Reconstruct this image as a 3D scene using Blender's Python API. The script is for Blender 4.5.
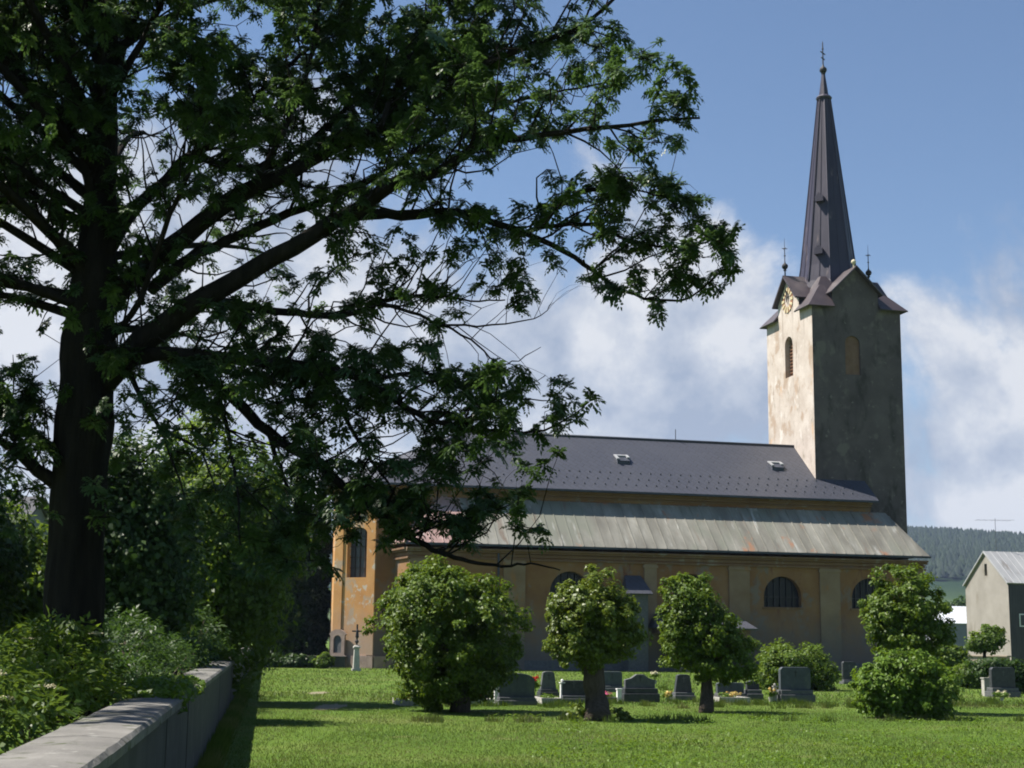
import bpy, math, random
import numpy as np
from mathutils import Vector, Matrix
from mathutils.geometry import tessellate_polygon

# ------------------------------------------------------------------ camera, sky, sun, exposure
S = bpy.context.scene
for o in list(bpy.data.objects):
    bpy.data.objects.remove(o)
COL = S.collection
F, EYE = 1480.0, 1.65
PITCH, ROLL = math.atan(256 / F), math.radians(0.7)
cam = bpy.data.cameras.new('camera')
cam.sensor_width = 36
cam.lens = F / 1024 * 36
cam.clip_start, cam.clip_end = 0.1, 9000
camo = bpy.data.objects.new('camera', cam)
COL.objects.link(camo)
CM = (Matrix.Rotation(math.pi / 2 + PITCH, 4, 'X') @ Matrix.Rotation(ROLL, 4, 'Z'))
camo.matrix_world = Matrix.Translation((0, 0, EYE)) @ CM
S.camera = camo
S.render.resolution_x, S.render.resolution_y = 1024, 768
S.view_settings.view_transform = 'Standard'
S.view_settings.look = 'None'
S.view_settings.gamma = 1
S.view_settings.exposure = 1.1
S.render.engine = 'CYCLES'
S.cycles.max_bounces = 6
S.cycles.transparent_max_bounces = 6
S.cycles.use_denoising = True
S.cycles.filter_width = 1.9

HAZE = 0.0001
SUN_EL, SUN_PHI = math.radians(56), math.radians(10)
sdir = Vector((-math.cos(SUN_PHI) * math.cos(SUN_EL), math.sin(SUN_PHI) * math.cos(SUN_EL), math.sin(SUN_EL)))
sl = bpy.data.lights.new('sun', 'SUN')
sl.energy = 5.0
sl.angle = math.radians(0.5)
sl.color = (1.0, 0.94, 0.85)
so = bpy.data.objects.new('sun', sl)
so.rotation_euler = sdir.to_track_quat('Z', 'Y').to_euler()
so.location = sdir * 60
COL.objects.link(so)

W = bpy.data.worlds.new('World')
S.world = W
W.use_nodes = True
wt = W.node_tree
for n in list(wt.nodes):
    wt.nodes.remove(n)


class NT:
    """tiny node helper"""
    def __init__(s, tree):
        s.t = tree

    def n(s, kind, **kw):
        x = s.t.nodes.new(kind)
        for k, v in kw.items():
            setattr(x, k, v)
        return x

    def put(s, sock, v):
        if hasattr(v, 'is_output') or isinstance(v, bpy.types.NodeSocket):
            s.t.links.new(v, sock)
        elif v is not None:
            sock.default_value = v

    def math(s, op, a, b=None, c=None, clamp=False):
        x = s.n('ShaderNodeMath', operation=op, use_clamp=clamp)
        for i, v in enumerate((a, b, c)):
            if v is not None:
                s.put(x.inputs[i], v)
        return x.outputs[0]

    def noise(s, vec, scale, detail=5, rough=.55, dist=0.0):
        x = s.n('ShaderNodeTexNoise')
        s.put(x.inputs['Vector'], vec)
        x.inputs['Scale'].default_value = scale
        x.inputs['Detail'].default_value = detail
        x.inputs['Roughness'].default_value = rough
        x.inputs['Distortion'].default_value = dist
        return x.outputs['Fac']

    def ramp(s, fac, stops):
        x = s.n('ShaderNodeValToRGB')
        e = x.color_ramp.elements
        while len(e) < len(stops):
            e.new(.5)
        for el, (p, c) in zip(e, stops):
            el.position = p
            el.color = (*c, 1) if len(c) == 3 else c
        s.put(x.inputs[0], fac)
        return x.outputs[0]

    def smooth(s, v, lo, hi):
        x = s.n('ShaderNodeMapRange', interpolation_type='SMOOTHSTEP')
        s.put(x.inputs[0], v)
        x.inputs[1].default_value = lo
        x.inputs[2].default_value = hi
        return x.outputs[0]

    def mix(s, fac, a, b, mode='MIX'):
        x = s.n('ShaderNodeMix', data_type='RGBA', blend_type=mode)
        s.put(x.inputs[0], fac)
        for i, v in ((6, a), (7, b)):
            s.put(x.inputs[i], (*v, 1) if isinstance(v, tuple) and len(v) == 3 else v)
        return x.outputs[2]

    def mapping(s, vec, loc=(0, 0, 0), rot=(0, 0, 0), scale=(1, 1, 1)):
        x = s.n('ShaderNodeMapping')
        s.put(x.inputs[0], vec)
        x.inputs[1].default_value = loc
        x.inputs[2].default_value = rot
        x.inputs[3].default_value = scale
        return x.outputs[0]


w = NT(wt)
sky = w.n('ShaderNodeTexSky', sky_type='NISHITA')
sky.sun_disc = False
sky.sun_elevation = SUN_EL
sky.sun_rotation = math.atan2(sdir.x, sdir.y)
sky.altitude = 600
sky.air_density = 1.0
sky.dust_density = 0.25
sky.ozone_density = 1.4
bg_sky = w.n('ShaderNodeBackground')
w.put(bg_sky.inputs[0], w.mix(1.0, sky.outputs[0], (.95, .99, 1.03), 'MULTIPLY'))
bg_sky.inputs[1].default_value = 0.058
tc = w.n('ShaderNodeTexCoord')
d = tc.outputs['Generated']


def sky_blob(px, py, rx, ry):
    """soft elliptical cloud bank in direction space"""
    cx, cz, ax, az = (px - 512) / 1545, (645 - py) / 1545, rx / 1545, ry / 1545
    m = w.mapping(d, (-cx / ax, 0, -cz / az), (0, 0, 0), (1 / ax, 0.0, 1 / az))
    ln = w.n('ShaderNodeVectorMath', operation='LENGTH')
    w.put(ln.inputs[0], m)
    return w.math('SUBTRACT', 1.0, ln.outputs[1])


bank = None
for b in ((985, 450, 185, 225), (610, 390, 265, 245), (230, 350, 340, 260), (560, 640, 900, 150)):
    v = sky_blob(*b)
    bank = v if bank is None else w.math('MAXIMUM', bank, v)
n1 = w.noise(d, 6.0, 12, .60, .25)
n1s = w.noise(w.mapping(d, (-.018, 0, .030)), 6.0, 12, .60, .25)     # the same clouds a little towards the sun: lit tops, grey bases
n2 = w.noise(w.mapping(d, (3, 1, 2)), 2.6, 4, .5)
gen = w.math('MULTIPLY', w.math('SUBTRACT', n2, 0.66), 3.0)        # a few scattered clouds elsewhere in the sky
sep = w.n('ShaderNodeSeparateXYZ')
w.put(sep.inputs[0], d)
front = w.smooth(sep.outputs[1], 0.0, 0.3)                           # the cloud banks stand on the church's side of the sky
bank = w.math('SUBTRACT', w.math('MULTIPLY', w.math('ADD', bank, 2.0), front), 2.0)
bank = w.math('MAXIMUM', bank, w.math('MINIMUM', gen, 0.15))
bank = w.math('ADD', bank, w.math('MULTIPLY', w.math('MINIMUM', bank, 0.0), 1.6))
cov = w.math('ADD', bank, w.math('MULTIPLY', w.math('SUBTRACT', n1, 0.5), 2.3))
mask = w.math('MULTIPLY', w.smooth(cov, 0.0, 0.36), 0.96)
n3 = w.noise(w.mapping(d, (9, 4, 5), (0, 0, 0), (1, 1, 1.5)), 8.0, 6, .55)
n3b = w.noise(w.mapping(d, (2, 7, 1)), 22.0, 5, .55)
shade = w.math('ADD', w.math('ADD', w.math('MULTIPLY', n3, .85), w.math('MULTIPLY', n3b, .15)), w.math('MULTIPLY', w.math('SUBTRACT', n1, n1s), 1.1))
ccol = w.ramp(shade, [(0.36, (.18, .212, .27)), (0.50, (.265, .288, .330)), (0.62, (.37, .378, .395))])
bg_c = w.n('ShaderNodeBackground')
w.put(bg_c.inputs[0], ccol)
bg_c.inputs[1].default_value = 1.0
mx = w.n('ShaderNodeMixShader')
w.put(mx.inputs[0], mask)
wt.links.new(bg_sky.outputs[0], mx.inputs[1])
wt.links.new(bg_c.outputs[0], mx.inputs[2])
wo = w.n('ShaderNodeOutputWorld')
wt.links.new(mx.outputs[0], wo.inputs[0])


# ------------------------------------------------------------------ helpers
def ray(x, y):
    return CM.to_3x3() @ Vector(((x - 512) / F, (384 - y) / F, -1))


EYEV = Vector((0, 0, EYE))


def at(x, y, Y):
    """a point of the place that lies in this direction, Y metres ahead"""
    r = ray(x, y)
    return EYEV + r * (Y / r.y)


def gnd(x, y, z=0.0):
    r = ray(x, y)
    return EYEV + r * ((z - EYE) / r.z)


CMI = np.array(CM.to_3x3().inverted())


def project(P):
    q = (np.asarray(P) - np.array([0, 0, EYE])) @ CMI.T
    dz = np.where(np.abs(q[:, 2]) < 1e-6, -1e-6, -q[:, 2])
    return 512 + F * q[:, 0] / dz, 384 - F * q[:, 1] / dz


def tag(o, label, cat, group=None):
    o['label'] = label
    o['category'] = cat
    if group:
        o['group'] = group
    return o


def empty(name, loc, rz=0.0, label=None, cat=None, group=None):
    o = bpy.data.objects.new(name, None)
    o.empty_display_size = .2
    COL.objects.link(o)
    o.location = loc
    o.rotation_euler = (0, 0, rz)
    if label:
        tag(o, label, cat, group)
    return o


def mesh_obj(name, verts, faces, mat, parent=None, kind=None, smooth=False):
    me = bpy.data.meshes.new(name)
    me.from_pydata([tuple(v) for v in verts], [], faces)
    me.materials.append(mat)
    if smooth:
        me.polygons.foreach_set('use_smooth', [True] * len(me.polygons))
    me.update()
    o = bpy.data.objects.new(name, me)
    COL.objects.link(o)
    if parent is not None:
        o.parent = parent
    if kind:
        o['kind'] = kind
    return o


def fast_obj(name, V, Fc, mat, parent=None, kind=None, smooth=False):
    """V n x 3 array, Fc m x k array of faces with k corners"""
    me = bpy.data.meshes.new(name)
    V = np.asarray(V, dtype=np.float32)
    Fc = np.asarray(Fc, dtype=np.int32)
    m, k = Fc.shape
    me.vertices.add(len(V))
    me.vertices.foreach_set('co', V.ravel())
    me.loops.add(m * k)
    me.loops.foreach_set('vertex_index', Fc.ravel())
    me.polygons.add(m)
    me.polygons.foreach_set('loop_start', np.arange(0, m * k, k, dtype=np.int32))
    if smooth:
        me.polygons.foreach_set('use_smooth', np.ones(m, dtype=bool))
    me.materials.append(mat)
    me.update(calc_edges=True)
    o = bpy.data.objects.new(name, me)
    COL.objects.link(o)
    if parent is not None:
        o.parent = parent
    if kind:
        o['kind'] = kind
    return o


class MB:
    """collects shapes; build() links them as ONE mesh object"""
    def __init__(s):
        s.v, s.f = [], []

    def add(s, verts, faces):
        n = len(s.v)
        s.v += [tuple(p) for p in verts]
        s.f += [tuple(i + n for i in fc) for fc in faces]
        return s

    def box(s, x0, y0, z0, x1, y1, z1):
        return s.add([(x0, y0, z0), (x1, y0, z0), (x1, y1, z0), (x0, y1, z0), (x0, y0, z1), (x1, y0, z1), (x1, y1, z1), (x0, y1, z1)],
                     [(3, 2, 1, 0), (4, 5, 6, 7), (0, 1, 5, 4), (1, 2, 6, 5), (2, 3, 7, 6), (3, 0, 4, 7)])

    def prism(s, pts, dvec):
        """polygon (3D points) swept along dvec"""
        n = len(pts)
        dv = Vector(dvec)
        a = [Vector(p) for p in pts]
        b = [p + dv for p in a]
        s.add(a + b, [tuple(range(n))[::-1], tuple(range(n, 2 * n))] + [(i, (i + 1) % n, n + (i + 1) % n, n + i) for i in range(n)])
        return s

    def slab(s, pts, th):
        """roof sheet: polygon thickened along its own normal"""
        a = [Vector(p) for p in pts]
        nrm = Vector((0, 0, 0))
        for i in range(len(a)):
            nrm += a[i].cross(a[(i + 1) % len(a)])
        nrm.normalize()
        if nrm.z < 0:
            nrm = -nrm
        return s.prism(a, -nrm * th)

    def loft(s, rings, cap=True):
        n = len(rings[0])
        vs = [p for r in rings for p in r]
        fs = []
        for k in range(len(rings) - 1):
            for i in range(n):
                fs.append((k * n + i, k * n + (i + 1) % n, (k + 1) * n + (i + 1) % n, (k + 1) * n + i))
        if cap:
            fs.append(tuple(range(n))[::-1])
            fs.append(tuple(range((len(rings) - 1) * n, len(rings) * n)))
        return s.add(vs, fs)

    def lathe(s, c, prof, n=12, ph=0.0):
        return s.loft([[(c[0] + r * math.cos(ph + 2 * math.pi * i / n), c[1] + r * math.sin(ph + 2 * math.pi * i / n), c[2] + z) for i in range(n)] for r, z in prof])

    def ball(s, c, r, n=10):
        return s.lathe(c, [(max(.001, r * math.sin(math.pi * k / n)), -r * math.cos(math.pi * k / n)) for k in range(n + 1)], n)

    def tube(s, pts, rad, n=6):
        P = [Vector(p) for p in pts]
        rings = []
        up = Vector((.31, .17, .93)).normalized()
        for i, p in enumerate(P):
            t = (P[min(i + 1, len(P) - 1)] - P[max(i - 1, 0)])
            if t.length < 1e-9:
                t = Vector((0, 0, 1))
            t.normalize()
            a = t.cross(up)
            if a.length < 1e-3:
                a = t.cross(Vector((1, 0, 0)))
            a.normalize()
            b = t.cross(a)
            r = rad[i] if hasattr(rad, '__len__') else rad
            rings.append([p + a * (r * math.cos(2 * math.pi * k / n)) + b * (r * math.sin(2 * math.pi * k / n)) for k in range(n)])
        return s.loft(rings)

    def bar(s, a, b, r, n=6):
        return s.tube([a, b], r, n)

    def build(s, name, mat, parent=None, kind=None, smooth=False, bevel=0.0, origin=None):
        vs = s.v
        if origin is not None:
            vs = [(x - origin[0], y - origin[1], z - origin[2]) for x, y, z in vs]
        o = mesh_obj(name, vs, s.f, mat, parent, kind, smooth)
        if bevel:
            m = o.modifiers.new('bevel', 'BEVEL')
            m.width = bevel
            m.segments = 2
            m.limit_method = 'ANGLE'
        return o


def panel(mb, outer, holes, fn, depth):
    """wall sheet with openings: outer/holes are 2D loops, fn(a, b, depth) gives the 3D point; each opening gets a reveal"""
    loops = [[Vector((a, b, 0)) for a, b in lp] for lp in [outer] + holes]
    flat = [p for lp in loops for p in lp]
    tris = tessellate_polygon(loops)
    mb.add([fn(p.x, p.y, 0) for p in flat], [tuple(t) for t in tris])
    for h in holes:
        n = len(h)
        mb.add([fn(a, b, 0) for a, b in h] + [fn(a, b, depth) for a, b in h], [(i, (i + 1) % n, n + (i + 1) % n, n + i) for i in range(n)])


def arch(a0, a1, b0, spring, n=12, rise=None):
    r = (a1 - a0) / 2
    h = r if rise is None else rise
    c = (a0 + a1) / 2
    return [(a0, b0), (a1, b0)] + [(c + r * math.cos(math.pi * k / n), spring + h * math.sin(math.pi * k / n)) for k in range(n + 1)]


# ------------------------------------------------------------------ materials
def new_mat(name):
    m = bpy.data.materials.new(name)
    m.use_nodes = True
    t = m.node_tree
    for n in list(t.nodes):
        t.nodes.remove(n)
    nt = NT(t)
    out = nt.n('ShaderNodeOutputMaterial')
    return m, nt, out


def surf(name, stops, scale=2.0, stretch=(1, 1, 1), rough=.85, bump=.3, bscale=None, metal=0.0, stains=(), detail=6, bdist=.02, spec=.3, zgrad=None):
    """mottled surface; stains: (colour, scale, lo, hi, stretch); zgrad: (colour, z_full, z_none, noise) wear that rises from the foot"""
    m, nt, out = new_mat(name)
    tc = nt.n('ShaderNodeTexCoord')
    ob = tc.outputs['Object']
    f = nt.noise(nt.mapping(ob, scale=stretch), scale, detail, .6)
    c = nt.ramp(f, stops)
    for i, (col, sc, lo, hi, st) in enumerate(stains):
        g = nt.noise(nt.mapping(ob, (3.1 * i + 1.7, 2.3 * i, .7 * i), scale=st), sc, 6, .6, .2)
        c = nt.mix(nt.smooth(g, lo, hi), c, col)
    if zgrad:
        col, z1, z0, na = zgrad
        sp = nt.n('ShaderNodeSeparateXYZ')
        nt.put(sp.inputs[0], ob)
        zz = nt.math('ADD', sp.outputs[2], nt.math('MULTIPLY', nt.math('SUBTRACT', nt.noise(ob, .9, 6, .65), .5), na))
        c = nt.mix(nt.math('MULTIPLY', nt.smooth(zz, z0, z1), .9), c, col)
    p = nt.n('ShaderNodeBsdfPrincipled')
    nt.put(p.inputs['Base Color'], c)
    p.inputs['Roughness'].default_value = rough
    p.inputs['Metallic'].default_value = metal
    p.inputs['Specular IOR Level'].default_value = spec
    if bump:
        b = nt.n('ShaderNodeBump')
        b.inputs['Strength'].default_value = bump
        b.inputs['Distance'].default_value = bdist
        nt.put(b.inputs['Height'], nt.noise(nt.mapping(ob, scale=stretch), bscale or scale * 6, 6, .65))
        nt.put(p.inputs['Normal'], b.outputs[0])
    nt.t.links.new(p.outputs[0], out.inputs[0])
    return m


def leafmat(name, cols, trans=.35, rough=.5, tcol=None, patchy=None):
    """leaf: each loose leaf its own tone"""
    m, nt, out = new_mat(name)
    g = nt.n('ShaderNodeNewGeometry')
    r = g.outputs['Random Per Island']
    n = len(cols)
    c = nt.ramp(r, [(i / max(1, n - 1), k) for i, k in enumerate(cols)])
    if patchy:
        ob = nt.n('ShaderNodeTexCoord').outputs['Object']
        for i, (col, sc, lo, hi) in enumerate(patchy):
            c = nt.mix(nt.math('MULTIPLY', nt.smooth(nt.noise(nt.mapping(ob, (i * 5.3, i * 2.1, 0), scale=(1, 1, 0)), sc, 5, .65), lo, hi), .75), c, col)
    p = nt.n('ShaderNodeBsdfPrincipled')
    nt.put(p.inputs['Base Color'], c)
    p.inputs['Roughness'].default_value = rough
    p.inputs['Specular IOR Level'].default_value = .25
    tr = nt.n('ShaderNodeBsdfTranslucent')
    nt.put(tr.inputs[0], nt.mix(.55, c, tcol or (.14, .22, .02)))
    mxx = nt.n('ShaderNodeMixShader')
    mxx.inputs[0].default_value = trans
    nt.t.links.new(p.outputs[0], mxx.inputs[1])
    nt.t.links.new(tr.outputs[0], mxx.inputs[2])
    nt.t.links.new(mxx.outputs[0], out.inputs[0])
    return m


MAT = {}
MAT['ochre'] = surf('ochre_plaster', [(.3, (.165, .075, .03)), (.55, (.205, .108, .045)), (.75, (.24, .145, .072))], .55, bump=.35, bscale=9,  # plaster of the shaded walls: their shade darkens the colour, unlike the sunlit apse
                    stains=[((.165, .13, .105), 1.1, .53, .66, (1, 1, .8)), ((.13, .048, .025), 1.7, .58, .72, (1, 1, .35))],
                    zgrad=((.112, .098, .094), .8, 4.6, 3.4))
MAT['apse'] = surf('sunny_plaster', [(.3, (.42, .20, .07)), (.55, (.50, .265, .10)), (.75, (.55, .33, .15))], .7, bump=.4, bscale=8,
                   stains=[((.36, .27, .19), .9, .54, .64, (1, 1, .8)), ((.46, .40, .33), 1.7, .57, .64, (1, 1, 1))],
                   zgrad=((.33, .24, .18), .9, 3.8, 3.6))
MAT['trim'] = surf('ochre_trim', [(.3, (.125, .066, .034)), (.7, (.18, .108, .06))], .9, bump=.3, bscale=9, stains=[((.2, .16, .12), 1.4, .56, .7, (1, 1, .5))])
MAT['pil'] = surf('pilaster_plaster', [(.3, (.185, .12, .07)), (.7, (.25, .18, .12))], .8, bump=.3, bscale=9,
                  stains=[((.25, .13, .055), 1.3, .58, .7, (1, 1, .5))], zgrad=((.115, .107, .1), .6, 4.2, 3.2))
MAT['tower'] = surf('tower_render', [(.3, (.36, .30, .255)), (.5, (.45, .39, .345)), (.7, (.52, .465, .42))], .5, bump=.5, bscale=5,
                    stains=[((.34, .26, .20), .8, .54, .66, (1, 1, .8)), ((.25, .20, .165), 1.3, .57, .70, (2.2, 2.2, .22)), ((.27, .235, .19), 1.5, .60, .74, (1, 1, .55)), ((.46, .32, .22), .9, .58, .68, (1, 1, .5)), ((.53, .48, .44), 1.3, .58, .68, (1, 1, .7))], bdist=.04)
MAT['towershade'] = surf('bare_tower_stone', [(.3, (.074, .058, .062)), (.5, (.093, .075, .078)), (.7, (.12, .10, .10))], .55, bump=.6, bscale=4,  # mottled stone, with the shade of these faces painted into its colour
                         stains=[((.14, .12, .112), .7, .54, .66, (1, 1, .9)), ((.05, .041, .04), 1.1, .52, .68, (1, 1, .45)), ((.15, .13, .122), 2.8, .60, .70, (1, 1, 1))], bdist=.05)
MAT['plinth'] = surf('stone_plinth', [(.3, (.2, .15, .125)), (.7, (.31, .24, .2))], 2.0, bump=.5, bscale=10)
MAT['dark_wood'] = surf('dark_timber', [(.3, (.018, .014, .012)), (.7, (.05, .038, .03))], 3, stretch=(1, 1, .2), bump=.3)
MAT['louvre'] = surf('brown_louvre', [(.3, (.20, .10, .06)), (.7, (.30, .16, .095))], 3, bump=.3)
MAT['brick'] = surf('infill_brick', [(.3, (.15, .085, .055)), (.7, (.2, .12, .085))], 3, bump=.5)
MAT['iron'] = surf('dark_iron', [(.3, (.02, .02, .022)), (.7, (.05, .048, .05))], 8, rough=.6, metal=.4, bump=.1)
MAT['gold'] = surf('gilt', [(.3, (.58, .49, .28)), (.7, (.70, .62, .40))], 6, rough=.45, metal=.2, bump=0)
MAT['dial'] = surf('clock_dial', [(.3, (.52, .47, .34)), (.7, (.62, .56, .42))], 3, bump=.1)
MAT['flash'] = surf('lead_flashing', [(.3, (.035, .04, .055)), (.7, (.06, .065, .085))], 2, rough=.6, bump=.2)
MAT['spire'] = surf('spire_sheet', [(.3, (.020, .016, .030)), (.6, (.034, .028, .048)), (.8, (.056, .046, .066))], 1.2, stretch=(1, 1, .25), rough=.5, bump=.25, bscale=9,
                    stains=[((.16, .12, .12), 1.4, .6, .75, (1, 1, .3))], spec=.5)
MAT['cap_roof'] = surf('tower_cap_sheet', [(.3, (.036, .027, .032)), (.6, (.056, .043, .048)), (.8, (.09, .07, .073))], 1.6, stretch=(1, 1, .4), rough=.5, bump=.25, spec=.5)
MAT['aisle_roof'] = surf('old_zinc_sheet', [(.3, (.125, .118, .098)), (.5, (.195, .187, .158)), (.7, (.285, .276, .24))], .7, stretch=(1.6, .45, .45), rough=.55, bump=.25, bscale=3,
                         stains=[((.17, .175, .14), .35, .5, .65, (1, .4, .4)), ((.15, .11, .08), .9, .60, .74, (2, .3, .3)), ((.36, .36, .33), 1.1, .58, .72, (1.6, .3, .3)), ((.30, .14, .07), .62, .60, .70, (1.2, .7, .7)), ((.14, .14, .12), 1.7, .62, .74, (2.2, .22, .22))], spec=.5)
MAT['pink_roof'] = surf('reddish_sheet', [(.3, (.27, .165, .145)), (.6, (.37, .25, .225)), (.8, (.46, .35, .32))], 1.4, rough=.42, bump=.4, bscale=3,
                        stains=[((.5, .45, .42), 1.7, .6, .7, (1, 1, 1))], spec=.6)
MAT['stone_d'] = surf('dark_granite', [(.3, (.025, .028, .032)), (.7, (.055, .058, .062))], 9, rough=.5, bump=.1)
MAT['stone_m'] = surf('grey_granite', [(.3, (.065, .07, .074)), (.7, (.115, .117, .12))], 8, rough=.7, bump=.25, stains=[((.1, .11, .08), 3, .55, .7, (1, 1, 1))])
MAT['stone_b'] = surf('bluish_slab', [(.3, (.045, .055, .062)), (.7, (.075, .086, .095))], 6, rough=.6, bump=.2, stains=[((.09, .105, .09), 4, .58, .7, (1, 1, .6))])
MAT['stone_l'] = surf('pale_stone', [(.3, (.30, .285, .255)), (.7, (.43, .415, .38))], 6, bump=.3, stains=[((.25, .24, .2), 5, .58, .7, (1, 1, .6))])
MAT['white'] = surf('whitewash', [(.3, (.66, .66, .64)), (.7, (.8, .8, .78))], 5, bump=.15)
MAT['soil'] = surf('grave_soil', [(.3, (.06, .04, .025)), (.7, (.12, .085, .055))], 9, bump=.8, bscale=30)
MAT['concrete'] = surf('weathered_concrete', [(.3, (.095, .092, .085)), (.5, (.14, .134, .123)), (.7, (.185, .178, .163))], 1.6, bump=.5, bscale=24,
                       stains=[((.09, .09, .075), 2.6, .54, .66, (1, 1, 1)), ((.05, .06, .025), 3.7, .58, .66, (1, 1, 1)), ((.24, .235, .215), 7, .6, .7, (1, 1, 1))])
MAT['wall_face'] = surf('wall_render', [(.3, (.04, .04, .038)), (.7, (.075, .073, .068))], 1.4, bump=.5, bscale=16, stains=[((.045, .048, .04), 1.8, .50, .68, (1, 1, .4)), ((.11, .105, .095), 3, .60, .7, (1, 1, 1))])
MAT['bark'] = surf('ash_bark', [(.3, (.010, .0085, .0075)), (.6, (.02, .017, .014)), (.8, (.036, .031, .026))], 5, stretch=(2.2, 2.2, .35), bump=1.0, bscale=9, rough=.95, bdist=.03, spec=.1)
MAT['bark2'] = surf('linden_bark', [(.3, (.05, .04, .031)), (.7, (.115, .094, .074))], 7, stretch=(2, 2, .4), bump=1.0, rough=.95, bdist=.02, spec=.1)
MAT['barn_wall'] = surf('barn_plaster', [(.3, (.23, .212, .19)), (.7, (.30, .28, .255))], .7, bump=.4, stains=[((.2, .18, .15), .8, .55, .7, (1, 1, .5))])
MAT['barn_dark'] = surf('barn_boards', [(.3, (.055, .05, .055)), (.7, (.09, .085, .085))], 2, stretch=(3, 3, .3), bump=.3)  # barn side walls: shade put into the colour, far darker than the gable
MAT['barn_roof'] = surf('corrugated_roof', [(.3, (.24, .245, .255)), (.7, (.33, .335, .34))], 1.1, stretch=(1.5, .4, .4), rough=.5, bump=.3, stains=[((.18, .17, .16), 1.3, .58, .7, (1.4, .35, .35))], spec=.5)
MAT['white_roof'] = surf('pale_sheet_roof', [(.3, (.5, .53, .57)), (.7, (.62, .64, .67))], .5, rough=.4, bump=.1)
MAT['house_grey'] = surf('grey_house_wall', [(.3, (.15, .16, .18)), (.7, (.21, .22, .24))], .5, bump=.3)
MAT['house_roof'] = surf('old_grey_roof', [(.3, (.06, .062, .07)), (.7, (.09, .09, .1))], 1, bump=.3)
MAT['beige_wall'] = surf('beige_yard_wall', [(.3, (.27, .22, .17)), (.7, (.36, .3, .24))], 1, bump=.4, stains=[((.18, .15, .12), 1.2, .55, .7, (1, 1, .6))])
MAT['lf_ash'] = leafmat('ash_leaf', [(.034, .066, .024), (.05, .094, .032), (.075, .125, .042)], .33, .4, (.10, .18, .03))
MAT['lf_lin'] = leafmat('linden_leaf', [(.042, .082, .009), (.075, .13, .012), (.13, .19, .018)], .34, .5, (.20, .27, .015))
MAT['lf_lin2'] = leafmat('yellowish_linden_leaf', [(.055, .088, .011), (.09, .135, .016), (.15, .195, .028)], .32, .42, (.21, .26, .02))
MAT['lf_bush'] = leafmat('bush_leaf', [(.055, .105, .010), (.085, .155, .014), (.125, .205, .02)], .34, .5, (.2, .29, .015))
MAT['lf_dark'] = leafmat('dark_leaf', [(.020, .042, .011), (.032, .064, .014), (.05, .09, .019)], .3, .5, (.09, .17, .02))
MAT['lf_mid'] = leafmat('mid_leaf', [(.042, .082, .012), (.07, .125, .017), (.105, .165, .024)], .48, .5, (.2, .28, .02))
MAT['lf_elder'] = leafmat('elder_leaf', [(.035, .07, .013), (.06, .11, .018), (.105, .165, .027)], .33, .42, (.15, .22, .02))
MAT['lf_con'] = leafmat('conifer_needles', [(.007, .015, .009), (.013, .025, .012), (.022, .038, .016)], .1, .6)
MAT['lf_grass'] = leafmat('grass_blade', [(.042, .082, .012), (.066, .114, .016), (.108, .148, .03)], .35, .6, (.15, .205, .02), patchy=[((.16, .155, .06), .30, .46, .62), ((.036, .07, .013), .7, .50, .66), ((.22, .19, .095), 1.5, .57, .68)])
MAT['petal_c'] = leafmat('cream_petal', [(.5, .46, .3), (.66, .62, .45)], .2, .6, (.5, .48, .3))
MAT['petal_r'] = leafmat('red_petal', [(.45, .02, .02), (.6, .05, .04)], .2, .6, (.5, .03, .02))
MAT['petal_p'] = leafmat('pink_petal', [(.5, .06, .16), (.62, .14, .28)], .2, .6, (.5, .08, .2))
MAT['petal_y'] = leafmat('yellow_petal', [(.55, .38, .08), (.62, .5, .2)], .2, .6, (.5, .4, .1))


def tile_mat():
    m, nt, out = new_mat('slate_diamond_tiles')
    tc = nt.n('ShaderNodeTexCoord')
    ob = tc.outputs['Object']
    b = nt.n('ShaderNodeTexBrick')
    b.offset = .5
    nt.put(b.inputs['Vector'], nt.mapping(ob, (0, 0, 0), (0, 0, math.radians(45)), (1, 1, 0)))
    b.inputs['Scale'].default_value = 1.0
    b.inputs['Brick Width'].default_value = .62
    b.inputs['Row Height'].default_value = .31
    b.inputs['Mortar Size'].default_value = .025
    b.inputs['Mortar Smooth'].default_value = .4
    b.inputs['Color1'].default_value = (.047, .050, .066, 1)
    b.inputs['Color2'].default_value = (.053, .056, .073, 1)
    b.inputs['Mortar'].default_value = (.03, .031, .038, 1)
    c = nt.mix(nt.smooth(nt.noise(ob, .35, 5), .4, .7), b.outputs['Color'], (.062, .064, .078), 'MIX')
    c = nt.mix(.4, b.outputs['Color'], c)
    p = nt.n('ShaderNodeBsdfPrincipled')
    nt.put(p.inputs['Base Color'], c)
    p.inputs['Roughness'].default_value = .5
    bp = nt.n('ShaderNodeBump')
    bp.inputs['Strength'].default_value = .5
    bp.inputs['Distance'].default_value = .02
    bp.invert = True
    nt.put(bp.inputs['Height'], b.outputs['Fac'])
    nt.put(p.inputs['Normal'], bp.outputs[0])
    nt.t.links.new(p.outputs[0], out.inputs[0])
    return m


def glass_mat(name, c):
    m, nt, out = new_mat(name)
    p = nt.n('ShaderNodeBsdfPrincipled')
    p.inputs['Base Color'].default_value = (*c, 1)
    p.inputs['Roughness'].default_value = .25
    p.inputs['Specular IOR Level'].default_value = .18
    tc = nt.n('ShaderNodeTexCoord')
    b = nt.n('ShaderNodeBump')
    b.inputs['Strength'].default_value = .15
    nt.put(b.inputs['Height'], nt.noise(tc.outputs['Object'], 3, 2))
    nt.put(p.inputs['Normal'], b.outputs[0])
    nt.t.links.new(p.outputs[0], out.inputs[0])
    return m


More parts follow.
